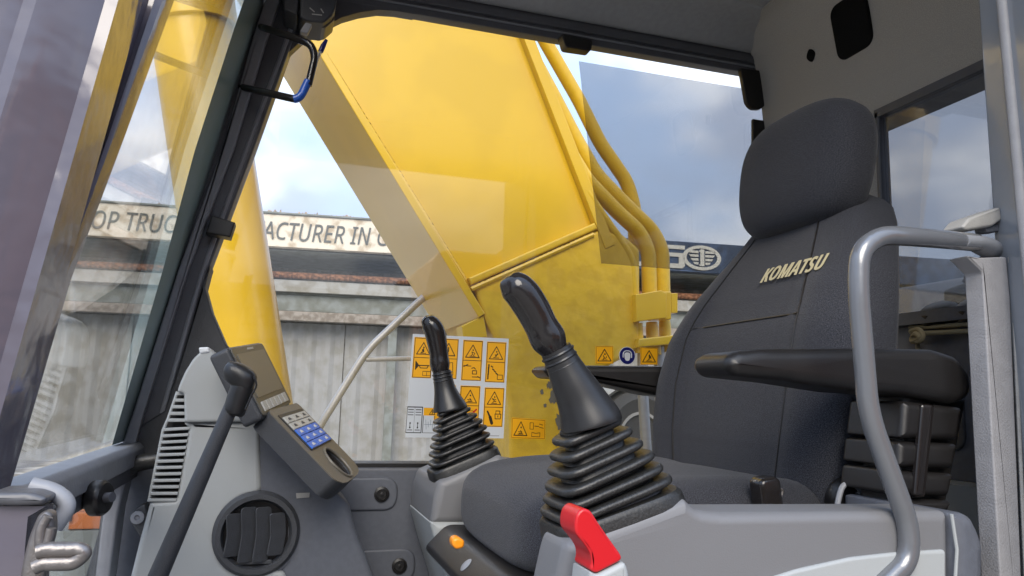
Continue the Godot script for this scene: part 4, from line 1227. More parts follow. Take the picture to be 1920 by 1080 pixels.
func monitor():
	var t := thing("monitor_pod", "dark dashboard pod with screen, blue keys and cup holder", "display", Vector3(0.0361, 1.7778, -1.12))
	var n0 := Vector3(-0.0697, 1.957, -1.12)
	var f0 := Vector3(-0.0311, 1.9748, -1.26)
	var n1 := Vector3(-0.019, 1.8672, -1.12)
	var ax := (f0 - n0)
	var ay := (n0 - n1)
	var w := ax.length()
	var h := ay.length()
	var hs := part(t, "monitor_case", slab(fillet(PackedVector2Array([Vector2(-0.004, -h - 0.006), Vector2(w + 0.004, -h - 0.004), Vector2(w + 0.004, 0.004), Vector2(-0.004, 0.004)]), 0.008), n0, ax, ay, -0.030, 0.0, 0.005), M.charcoal_plastic)
	part(hs, "bezel", slab(fillet(PackedVector2Array([Vector2(0.0, -h - 0.003), Vector2(w, -h - 0.002), Vector2(w, 0.001), Vector2(0.0, 0.001)]), 0.008), n0, ax, ay, 0.0, 0.0022, 0.001), M.screen_bezel)
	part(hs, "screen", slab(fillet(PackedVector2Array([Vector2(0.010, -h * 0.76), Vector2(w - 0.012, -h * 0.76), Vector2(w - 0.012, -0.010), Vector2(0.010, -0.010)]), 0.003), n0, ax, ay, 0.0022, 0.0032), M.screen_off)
	part(hs, "maker_plate", slab(PackedVector2Array([Vector2(w * 0.45, -0.006), Vector2(w * 0.62, -0.006), Vector2(w * 0.62, -0.003), Vector2(w * 0.45, -0.003)]), n0, ax, ay, 0.0022, 0.003), M.key_silver)
	for k in 6:
		var x0 := 0.012 + (w - 0.024) * k / 6.0
		var x1 := 0.012 + (w - 0.024) * (k + 0.86) / 6.0
		var key := part(hs, "key", slab(PackedVector2Array([Vector2(x0, -h * 0.97), Vector2(x1, -h * 0.97), Vector2(x1, -h * 0.83), Vector2(x0, -h * 0.83)]), n0, ax, ay, 0.0015, 0.0042, 0.0008), M.key_silver)
	# lower arm with the key pad and the cup ring
	var a0 := Vector3(-0.011, 1.8731, -1.13)
	var b0 := Vector3(0.029, 1.8828, -1.25)
	var c1 := Vector3(0.0981, 1.7772, -1.13)
	var bx := b0 - a0
	var by := a0 - c1
	var aw := bx.length()
	var al := by.length()
	var kp := part(t, "key_pad", slab(fillet(PackedVector2Array([Vector2(0.010, -al * 0.57), Vector2(aw - 0.006, -al * 0.57), Vector2(aw - 0.006, -0.012), Vector2(0.010, -0.012)]), 0.004), a0, bx, by, 0.0005, 0.0022, 0.0006), M.black_plastic)
	var kw := (aw - 0.024) / 3.0
	for row in 5:
		for col in 3:
			var kx := 0.014 + col * kw
			var ky := -al * (0.13 + 0.087 * row)
			var key := part(kp, "key", slab(PackedVector2Array([Vector2(kx, ky - al * 0.08), Vector2(kx + kw * 0.94, ky - al * 0.08), Vector2(kx + kw * 0.94, ky), Vector2(kx, ky)]), a0, bx, by, 0.0015, 0.0044, 0.0008), M.key_silver if row < 2 else M.key_blue)
			part(key, "key_mark", slab(PackedVector2Array([Vector2(kx + kw * 0.3, ky - al * 0.055), Vector2(kx + kw * 0.66, ky - al * 0.055), Vector2(kx + kw * 0.5, ky - al * 0.02), Vector2(kx + kw * 0.34, ky - al * 0.03)]), a0, bx, by, 0.0044, 0.0048), M.key_print if row >= 2 else M.charcoal_plastic)
	# cup end: a plate with a round opening, walls, and a cup below
	var cy := -al * 0.81
	var cx := aw * 0.5
	var cr := minf(aw * 0.40, al * 0.17)
	var left := PackedVector2Array([Vector2(cx, 0.0), Vector2(0.002, 0.0), Vector2(-0.003, -0.006), Vector2(-0.003, -al * 0.90), Vector2(0.002, -al * 0.96), Vector2(0.014, -al * 1.01), Vector2(0.03, -al * 1.03), Vector2(cx, -al * 1.035)])
	var right := PackedVector2Array([Vector2(cx, -al * 1.035), Vector2(aw - 0.03, -al * 1.03), Vector2(aw - 0.014, -al * 1.01), Vector2(aw - 0.002, -al * 0.96), Vector2(aw + 0.003, -al * 0.90), Vector2(aw + 0.003, -0.006), Vector2(aw - 0.002, 0.0), Vector2(cx, 0.0)])
	for k in 17:
		var an := -PI / 2 - PI * k / 16.0
		left.append(Vector2(cx, cy) + Vector2(cos(an) * cr, sin(an) * cr * 1.15))
	for k in 17:
		var an := PI / 2 - PI * k / 16.0
		right.append(Vector2(cx, cy) + Vector2(cos(an) * cr, sin(an) * cr * 1.15))
	var cup := part(t, "arm", slab(left, a0, bx, by, -0.032, -0.001).add(slab(right, a0, bx, by, -0.032, -0.001)), M.charcoal_plastic)
	part(cup, "cup_plate", slab(left, a0, bx, by, -0.001, 0.0008).add(slab(right, a0, bx, by, -0.001, 0.0008)), M.pod_taupe)
	var nrm := bx.cross(by).normalized()
	var o3 := a0 + bx.normalized() * cx + (by - bx.normalized() * by.dot(bx.normalized())).normalized() * cy
	part(cup, "cup_well", lathe([[cr * 1.08, -0.004], [cr * 1.04, -0.015], [cr * 0.98, -0.030], [0.0, -0.031]], 30, axis_frame(o3, nrm)), M.gloss_black)
	part(cup, "cup_rim", rim_ring(o3 + nrm * 0.0015, bx.normalized() * cr, (by - bx.normalized() * by.dot(bx.normalized())).normalized() * cr * 1.15, 0.0022), M.pod_taupe)


func rim_ring(at: Vector3, a: Vector3, b: Vector3, r: float, power := 2.0, n := 36, sides := 8) -> Shape:
	var path := superring(at, a, b, power, n)
	var nr := a.cross(b).normalized()
	var s := Shape.new()
	var rs := []
	for i in n + 1:
		var p := path[i % n]
		var d := (path[(i + 1) % n] - path[(i + n - 1) % n]).normalized()
		var o := d.cross(nr).normalized()
		var ring := PackedVector3Array()
		for k in sides:
			var an := TAU * k / sides
			ring.append(p + o * cos(an) * r + nr * sin(an) * r)
		rs.append(ring)
	s.rings(rs, true, false, false)
	return s


# ------------------------------------------------------------------ joysticks: grip, collar rings, skirt and folded boot
func make_joystick(t: Node3D, folds: Array, grip: Array, gr: Array, skirt: Array, sr: Array, wide: float, fold_r: float, zc: float):
	var g := part(t, "grip", tube(smooth_path(grip, 5), spread(gr, 5), 22, 0.9), M.gloss_black, 60.0)
	var k := skirt.size()
	part(t, "skirt", tube(smooth_path(skirt, 5), spread(sr, 5), 24, 1.0), M.grip_black, 60.0)
	var d: Vector3 = (skirt[1] - skirt[0]).normalized()
	for i in 3:
		var c: Vector3 = skirt[0] + d * (0.004 + i * 0.0055)
		var x: Vector3 = d.cross(Vector3(0, 0, 1)).normalized() * sr[0] * 1.03
		part(t, "collar_ring", rim_ring(c, x, d.cross(x.normalized()) * sr[0] * 1.03, 0.0014, 2.0, 28, 6), M.grip_black)
	# boot: a dark tapering core with proud folds
	var core := []
	for i in folds.size():
		var f: Array = folds[i]
		var c: Vector3 = (f[0] + f[1]) / 2.0
		c.z = zc
		var a: Vector3 = (f[1] - f[0]) / 2.0 * 1.1
		var up := Vector3(0, 0, 1).cross(a).normalized()
		var half := a.length()
		core.append(superring(c + up * fold_r * 0.5, a.normalized() * (half - fold_r * 2.6), Vector3(0, 0, half * wide - fold_r * 2.6), 3.6, 30))
		if i < folds.size() - 1:
			core.append(superring(c - up * fold_r * 1.2, a.normalized() * (half - fold_r * 1.6), Vector3(0, 0, half * wide - fold_r * 1.6), 3.6, 30))
			part(t, "boot_fold", fold_ring(c, a, wide, fold_r, up), M.rubber, 60.0)
		else:
			var rs := []
			for q in [[-2.6, 0.0], [-2.2, 0.0], [0.4, -0.2], [1.1, -0.8], [1.2, -2.6]]:
				rs.append(superring(c + up * fold_r * q[0], a.normalized() * (half + fold_r * q[1]), Vector3(0, 0, half * wide + fold_r * q[1]), 4.5, 36))
			var s := Shape.new()
			s.rings(rs, true, true, true)
			part(t, "boot_base", s, M.rubber, 40.0)
	var cs := Shape.new()
	cs.rings(core)
	part(t, "boot_core", cs, M.rubber, 60.0)


func fold_ring(c: Vector3, a: Vector3, wide: float, r: float, up: Vector3) -> Shape:
	var half := a.length() - r * 0.9
	var n := 64
	var path := superring(c, a.normalized() * half, Vector3(0, 0, half * wide), 5.5, n)
	var rs := []
	for i in n + 1:
		var p := path[i % n]
		var d := (path[(i + 1) % n] - path[(i + n - 1) % n]).normalized()
		var o := d.cross(up).normalized()
		if o.dot(p - c) < 0.0:
			o = -o
		var ring := PackedVector3Array()
		for k in 10:
			var an := TAU * k / 10
			var ou := cos(an)
			ring.append(p + o * r * (ou * 0.8 if ou > 0.0 else ou * 3.2) + up * sin(an) * r * 0.72)
		rs.append(ring)
	var s := Shape.new()
	s.rings(rs, true, false, false)
	return s


func spread(r: Array, seg: int) -> Array:
	var out := []
	for i in r.size() - 1:
		for k in seg:
			out.append(cubic_interpolate(r[i], r[i + 1], r[maxi(i - 1, 0)], r[mini(i + 2, r.size() - 1)], float(k) / seg))
	out.append(r[r.size() - 1])
	return out


func joysticks():
	var n := thing("joystick", "larger black joystick on the console at the door, gloss grip", "joystick", Vector3(0.2837, 1.8008, -0.61), "joysticks")
	make_joystick(n, [[Vector3(0.2344, 1.8707, -0.579), Vector3(0.2711, 1.886, -0.579)], [Vector3(0.2296, 1.8636, -0.576), Vector3(0.2789, 1.8845, -0.576)], [Vector3(0.229, 1.851, -0.574), Vector3(0.2873, 1.876, -0.574)], [Vector3(0.2285, 1.8384, -0.571), Vector3(0.2956, 1.8662, -0.571)], [Vector3(0.2279, 1.825, -0.569), Vector3(0.3044, 1.8568, -0.569)], [Vector3(0.2274, 1.8143, -0.566), Vector3(0.3111, 1.8467, -0.566)], [Vector3(0.2263, 1.8041, -0.564), Vector3(0.3179, 1.8375, -0.564)], [Vector3(0.2257, 1.7934, -0.561), Vector3(0.3274, 1.8253, -0.561)]],
		[Vector3(0.1757, 1.9999, -0.597), Vector3(0.1776, 1.9982, -0.597), Vector3(0.1834, 1.9945, -0.597), Vector3(0.1921, 1.9874, -0.597), Vector3(0.2015, 1.9747, -0.597), Vector3(0.209, 1.962, -0.597), Vector3(0.216, 1.9505, -0.597), Vector3(0.222, 1.9413, -0.597)], [0.004, 0.0095, 0.0148, 0.0165, 0.0164, 0.0158, 0.0170, 0.0128],
		[Vector3(0.2229, 1.9422, -0.597), Vector3(0.23, 1.9299, -0.597), Vector3(0.238, 1.9157, -0.597), Vector3(0.2471, 1.9002, -0.597), Vector3(0.2551, 1.8842, -0.597), Vector3(0.2567, 1.8798, -0.597)], [0.0135, 0.0150, 0.0180, 0.0215, 0.0265, 0.0265], 0.76, 0.0050, -0.602)
	var f := thing("joystick_001", "smaller black joystick in front of the white warning sheet", "joystick", Vector3(0.2789, 1.7794, -1.17), "joysticks")
	make_joystick(f, [[Vector3(0.2415, 1.8702, -1.14), Vector3(0.2695, 1.8838, -1.14)], [Vector3(0.238, 1.859, -1.137), Vector3(0.2883, 1.8826, -1.137)], [Vector3(0.2387, 1.8472, -1.134), Vector3(0.2981, 1.8731, -1.134)], [Vector3(0.2379, 1.8338, -1.131), Vector3(0.3061, 1.8644, -1.131)], [Vector3(0.2372, 1.8213, -1.129), Vector3(0.3127, 1.8549, -1.129)], [Vector3(0.2363, 1.809, -1.126), Vector3(0.3174, 1.8438, -1.126)], [Vector3(0.2362, 1.7952, -1.123), Vector3(0.3237, 1.832, -1.123)], [Vector3(0.2353, 1.7823, -1.12), Vector3(0.33, 1.8218, -1.12)]],
		[Vector3(0.2137, 2.0243, -1.17), Vector3(0.2164, 2.021, -1.17), Vector3(0.2227, 2.0146, -1.17), Vector3(0.2311, 2.0014, -1.17), Vector3(0.2362, 1.9821, -1.17), Vector3(0.2395, 1.9653, -1.17), Vector3(0.2419, 1.9485, -1.17), Vector3(0.245, 1.9369, -1.17)], [0.004, 0.011, 0.0165, 0.0185, 0.0175, 0.0165, 0.0175, 0.0135],
		[Vector3(0.2449, 1.9394, -1.17), Vector3(0.2481, 1.9261, -1.17), Vector3(0.2512, 1.9128, -1.17), Vector3(0.2552, 1.8987, -1.17), Vector3(0.2602, 1.883, -1.17), Vector3(0.2612, 1.8788, -1.17)], [0.0145, 0.0155, 0.017, 0.021, 0.027, 0.027], 0.76, 0.0046, -1.165)


func levers():
	# red lock lever on the near console
	var t := thing("lock_lever", "bright red safety lock lever beside the near joystick", "lever", Vector3(0.2207, 1.783, -0.5))
	part(t, "handle", extrude(fillet(PackedVector2Array([Vector2(0.2001, 1.8159), Vector2(0.2016, 1.8229), Vector2(0.2063, 1.8267), Vector2(0.2118, 1.8249), Vector2(0.2159, 1.8191), Vector2(0.2224, 1.8104), Vector2(0.2305, 1.8003), Vector2(0.2374, 1.7916), Vector2(0.2163, 1.7829), Vector2(0.2116, 1.7855), Vector2(0.2131, 1.7903), Vector2(0.2122, 1.7959), Vector2(0.2082, 1.8017), Vector2(0.2034, 1.8067), Vector2(0.2006, 1.8103)]), 0.006, 5), -0.522, -0.492, 0.0018), M.red_plastic, 38.0)
	part(t, "handle_base", extrude(fillet(PackedVector2Array([Vector2(0.2116, 1.7852), Vector2(0.2163, 1.7822), Vector2(0.2378, 1.7905), Vector2(0.2407, 1.7837), Vector2(0.2424, 1.7598), Vector2(0.2431, 1.7048), Vector2(0.2095, 1.7075), Vector2(0.2102, 1.7717)]), 0.004, 3), -0.525, -0.49, 0.004), M.light_grey_plastic)
	# travel lever in the foreground
	var v := thing("travel_lever", "tall dark travel lever with moulded black knob before the corner console", "lever", Vector3(-0.126, 1.6533, -0.93))
	var a := Vector3(-0.126, 1.6533, -0.93)
	var b := Vector3(-0.0495, 1.8849, -0.93)
	part(v, "rod", tube([a + (a - b) * 0.7, a, b], [0.0115, 0.0110, 0.0082], 24), M.charcoal_plastic)
	var hd := Vector3(-0.0438, 1.9163, -0.93)
	var kx := Vector3(0.94, -0.28, 0.15).normalized()
	var ky := Vector3(0.3, 0.95, 0).normalized()
	var kz := kx.cross(ky)
	var rr := []
	for i in 17:
		var an := -PI / 2 + PI * i / 16.0
		rr.append(superring(hd + kx * 0.0195 * sin(an) - ky * 0.004 * sin(an), ky * 0.0145 * (1.0 + 0.12 * sin(an)) * maxf(pow(cos(an), 0.55), 0.03), kz * 0.016 * maxf(pow(cos(an), 0.55), 0.03), 2.3, 24))
	var ks := Shape.new()
	ks.rings(rr)
	var kn := part(v, "knob", ks, M.grip_black, 70.0)
	part(kn, "knob_neck", tube(smooth_path([Vector3(-0.0479, 1.8721, -0.93), Vector3(-0.0466, 1.877, -0.93), Vector3(-0.044, 1.8893, -0.93), Vector3(-0.04, 1.9047, -0.93), Vector3(-0.0391, 1.9165, -0.93)], 5), spread([0.0100, 0.0130, 0.0136, 0.0140, 0.012], 5), 24, 0.95), M.grip_black, 60.0)
	part(kn, "mould_line", tube(smooth_path([Vector3(-0.0293, 1.9172, -0.917), Vector3(-0.0245, 1.907, -0.917), Vector3(-0.0298, 1.8928, -0.917), Vector3(-0.0346, 1.8788, -0.917)], 4), 0.0012, 6), M.black_plastic)


func handles():
	# grey grab rail at the door post
	var t := thing("grab_rail", "bent grey steel grab rail beside the near armrest", "grab rail", Vector3(0.5106, 1.7434, -0.55))
	var p: Array = [Vector3(0.479, 1.7275, -0.55), Vector3(0.5403, 1.768, -0.55), Vector3(0.5422, 1.7983, -0.55), Vector3(0.5032, 1.8955, -0.55), Vector3(0.4977, 2.0081, -0.55), Vector3(0.5012, 2.043, -0.55), Vector3(0.525, 2.0597, -0.55), Vector3(0.5561, 2.0615, -0.55)]
	var tail: Array = [Vector3(0.6052, 2.0654, -0.56), Vector3(0.6814, 2.0732, -0.585)]
	part(t, "rail", tube(round_path(p + tail, 0.022, 7), 0.0092, 20), M.rail_paint)
	part(t, "flattened_end", tube([Vector3(0.6455, 2.0692, -0.572), Vector3(0.68, 2.0731, -0.585), Vector3(0.701, 2.0723, -0.592), Vector3(0.722, 2.071, -0.6)], [0.0094, 0.0105, 0.0125, 0.0125], 18, 0.8), M.frame_grey)
	var st := thing("door_stop", "pale grey plastic door stop on the post above the rail end", "door stop", Vector3(0.715, 2.0937, -0.6))
	part(st, "block", extrude(fillet(PackedVector2Array([Vector2(0.6642, 2.0886), Vector2(0.675, 2.0993), Vector2(0.7185, 2.1158), Vector2(0.7202, 2.1015), Vector2(0.7062, 2.0932), Vector2(0.6696, 2.0852)]), 0.003, 3), -0.612, -0.585, 0.003), M.beige_grey)
	part(st, "foot", extrude(fillet(PackedVector2Array([Vector2(0.7019, 2.0933), Vector2(0.72, 2.0991), Vector2(0.7222, 2.09), Vector2(0.7043, 2.0872)]), 0.002, 2), -0.605, -0.59, 0.002), M.slate_plastic)
	part(st, "bumper", extrude(fillet(PackedVector2Array([Vector2(0.7208, 2.1161), Vector2(0.732, 2.1172), Vector2(0.7362, 2.1136), Vector2(0.7338, 2.104), Vector2(0.7229, 2.0988)]), 0.003, 3), -0.608, -0.588, 0.003), M.slate_plastic)
	var lp := thing("latch_post", "flat pale grey latch bracket along the door post", "bracket", Vector3(0.6754, 1.7432, -0.58))
	part(lp, "plate", extrude(fillet(PackedVector2Array([Vector2(0.6589, 2.0566), Vector2(0.6771, 2.0559), Vector2(0.7139, 2.0601), Vector2(0.7149, 2.0155), Vector2(0.7036, 1.7333), Vector2(0.6997, 1.6369), Vector2(0.6721, 1.6392), Vector2(0.6769, 1.7443), Vector2(0.6783, 1.9063), Vector2(0.68, 2.0407)]), 0.003, 3), -0.60, -0.578, 0.002), M.latch_grey)
	part(lp, "lip", tube([Vector3(0.7163, 2.0595, -0.577), Vector3(0.7173, 2.0159, -0.577), Vector3(0.7075, 1.7327, -0.577)], 0.0018, 8), M.beige_grey)
	# black bent handle on the far front post, end wrapped in blue tape
	var h := thing("grab_bar", "black bent grab handle on the far front post with blue tape", "grab handle", Vector3(-0.086, 2.4713, -1.31))
	var hp: Array = round_path([Vector3(-0.076, 2.5447, -1.335), Vector3(-0.0623, 2.5162, -1.28), Vector3(-0.0215, 2.4906, -1.24), Vector3(0.0127, 2.472, -1.22), Vector3(0.0201, 2.4507, -1.22), Vector3(0.0122, 2.4009, -1.22)], 0.016, 7)
	part(h, "bar", tube(hp, 0.0062, 16), M.gloss_black)
	part(h, "taped_end", tube(round_path([Vector3(0.0117, 2.4083, -1.22), Vector3(-0.0004, 2.3741, -1.22), Vector3(-0.0264, 2.3749, -1.225), Vector3(-0.0213, 2.3738, -1.225)], 0.016, 6).slice(0, 7), 0.0068, 16), M.blue_tape)
	part(h, "lower_bar", tube(round_path([Vector3(0.0105, 2.4007, -1.22), Vector3(0.0005, 2.3733, -1.22), Vector3(-0.0372, 2.3847, -1.24), Vector3(-0.0995, 2.4276, -1.335)], 0.016, 7).slice(4), 0.0062, 16), M.gloss_black)
	var pen := thing("ballpoint_pen", "clear ballpoint pen with blue cap tucked behind the handle", "pen", Vector3(0.0154, 2.4264, -1.235))
	part(pen, "barrel", tube([Vector3(0.0117, 2.4151, -1.232), Vector3(0.0291, 2.4718, -1.236)], 0.0034, 8), M.clear_plastic)
	part(pen, "ink_tube", tube([Vector3(0.0117, 2.4151, -1.232), Vector3(0.0291, 2.4718, -1.236)], 0.0013, 6), M.navy_plastic)
	part(pen, "cap", tube([Vector3(0.0283, 2.4697, -1.236), Vector3(0.032, 2.4809, -1.236), Vector3(0.0366, 2.4927, -1.237)], [0.0046, 0.0044, 0.0028], 10), M.navy_plastic)
	# chrome latch at the near front post
	var l := thing("door_latch", "worn chrome door latch at the foot of the near post", "latch", Vector3(-0.1204, 1.7977, -0.48))
	part(l, "housing", extrude(PackedVector2Array([Vector2(-0.1512, 1.8359), Vector2(-0.1156, 1.8354), Vector2(-0.1236, 1.83), Vector2(-0.1233, 1.8136), Vector2(-0.1211, 1.7838), Vector2(-0.1453, 1.7851)]), -0.52, -0.472), M.pillar_paint)
	part(l, "top_plate", extrude(fillet(PackedVector2Array([Vector2(-0.1423, 1.8435), Vector2(-0.121, 1.8433), Vector2(-0.1141, 1.8404), Vector2(-0.1158, 1.8365), Vector2(-0.1317, 1.8362), Vector2(-0.1417, 1.8374)]), 0.004, 3), -0.50, -0.466, 0.003), M.frame_dark)
	part(l, "roller", tube(round_path([Vector3(-0.1286, 1.8443, -0.49), Vector3(-0.1161, 1.8407, -0.49), Vector3(-0.1084, 1.8336, -0.49), Vector3(-0.1147, 1.8215, -0.49)], 0.014, 8), 0.0048, 18), M.frame_grey)
	part(l, "striker_plate", extrude(fillet(PackedVector2Array([Vector2(-0.1171, 1.832), Vector2(-0.1134, 1.8346), Vector2(-0.1098, 1.8329), Vector2(-0.1083, 1.8231), Vector2(-0.1101, 1.8124), Vector2(-0.1104, 1.7964), Vector2(-0.1221, 1.7969), Vector2(-0.1218, 1.8075), Vector2(-0.1203, 1.8207)]), 0.005, 4), -0.475, -0.462, 0.004), M.bare_steel)
	part(l, "striker_bow", tube(round_path([Vector3(-0.1118, 1.816, -0.45), Vector3(-0.1066, 1.8169, -0.45), Vector3(-0.0924, 1.8164, -0.45), Vector3(-0.0898, 1.8148, -0.45), Vector3(-0.0942, 1.8096, -0.45), Vector3(-0.1083, 1.8101, -0.45), Vector3(-0.1124, 1.8082, -0.45)], 0.008, 5), 0.0038, 14), M.bare_steel)
	part(l, "plate_ridge", tube(smooth_path([Vector3(-0.1109, 1.832, -0.459), Vector3(-0.1133, 1.8261, -0.459), Vector3(-0.1128, 1.817, -0.459), Vector3(-0.11, 1.8179, -0.459), Vector3(-0.1088, 1.826, -0.459)], 4), 0.0026, 10), M.bare_steel)
	# round catch on the lower front glass
	var k := thing("glass_catch", "round black glass catch by the lower front window", "catch", Vector3(-0.1996, 1.8534, -1))
	part(k, "disc", lathe([[0.0, 0.008], [0.017, 0.008], [0.02, 0.004], [0.02, -0.006], [0.012, -0.01], [0.012, -0.03]], 24, axis_frame(Vector3(-0.1872, 1.774, -0.98), Vector3(1, 0.05, 0.35))), M.black_plastic)
	part(k, "pin", tube([Vector3(-0.1872, 1.774, -0.98), Vector3(-0.1718, 1.7763, -0.97)], 0.0055, 14), M.frame_dark)


# ------------------------------------------------------------------ printed stickers on the far glass
func fill(im: Image, x0: float, y0: float, x1: float, y1: float, c: Color):
	var w := im.get_width()
	im.fill_rect(Rect2i(int(x0 * w), int(y0 * w), maxi(1, int((x1 - x0) * w)), maxi(1, int((y1 - y0) * w))), c)


func stroke(im: Image, a: Vector2, b: Vector2, th: float, c: Color):
	var w := im.get_width()
	var h := im.get_height()
	var A := a * w
	var B := b * w
	var t := th * w / 2.0
	for y in range(maxi(0, int(minf(A.y, B.y) - t)), mini(h, int(maxf(A.y, B.y) + t) + 2)):
		for x in range(maxi(0, int(minf(A.x, B.x) - t)), mini(w, int(maxf(A.x, B.x) + t) + 2)):
			var p := Vector2(x + 0.5, y + 0.5)
			if p.distance_to(Geometry2D.get_closest_point_to_segment(p, A, B)) <= t:
				im.set_pixel(x, y, c)


func hazard(im: Image, cx: float, cy: float, s: float, th: float, c: Color, sd: int):
	var p := [Vector2(cx, cy - s), Vector2(cx + s, cy + s * 0.75), Vector2(cx - s, cy + s * 0.75)]
	for i in 3:
		stroke(im, p[i], p[(i + 1) % 3], th, c)
	# small figure inside
	var rng := RandomNumberGenerator.new()
	rng.seed = sd
	if sd == 2:
		stroke(im, Vector2(cx, cy - s * 0.4), Vector2(cx, cy + s * 0.25), th * 1.4, c)
		stroke(im, Vector2(cx, cy + s * 0.5), Vector2(cx, cy + s * 0.52), th * 1.5, c)
		return
	var q := Vector2(cx - s * 0.2, cy + s * 0.5)
	for i in 5:
		var r := Vector2(cx + s * rng.randf_range(-0.34, 0.34), cy + s * rng.randf_range(-0.2, 0.55))
		stroke(im, q, r, th * 0.8, c)
		q = r
	stroke(im, Vector2(cx - s * 0.4, cy + s * 0.58), Vector2(cx + s * 0.4, cy + s * 0.58), th * 0.7, c)
	stroke(im, Vector2(cx + s * 0.05, cy - s * 0.28), Vector2(cx + s * 0.06, cy - s * 0.26), th * 1.8, c)


func print_sheet(parent: Node3D, called: String, c: Array, im: Image, rough := 0.45) -> MeshInstance3D:
	var s := Shape.new()
	var u := [Vector2(0, 0), Vector2(1, 0), Vector2(1, 1), Vector2(0, 1)]
	for i in [0, 1, 2, 0, 2, 3]:
		s.v.append(c[i])
		s.uv.append(u[i])
	var bk := Vector3(0, 0, -0.0008)
	for i in [0, 2, 1, 0, 3, 2]:
		s.v.append(c[i] + bk)
		s.uv.append(u[i])
	var m := StandardMaterial3D.new()
	m.resource_name = "printed_sheet"
	m.albedo_texture = ImageTexture.create_from_image(im)
	m.roughness = rough
	m.texture_repeat = false
	return part(parent, called, s, m)


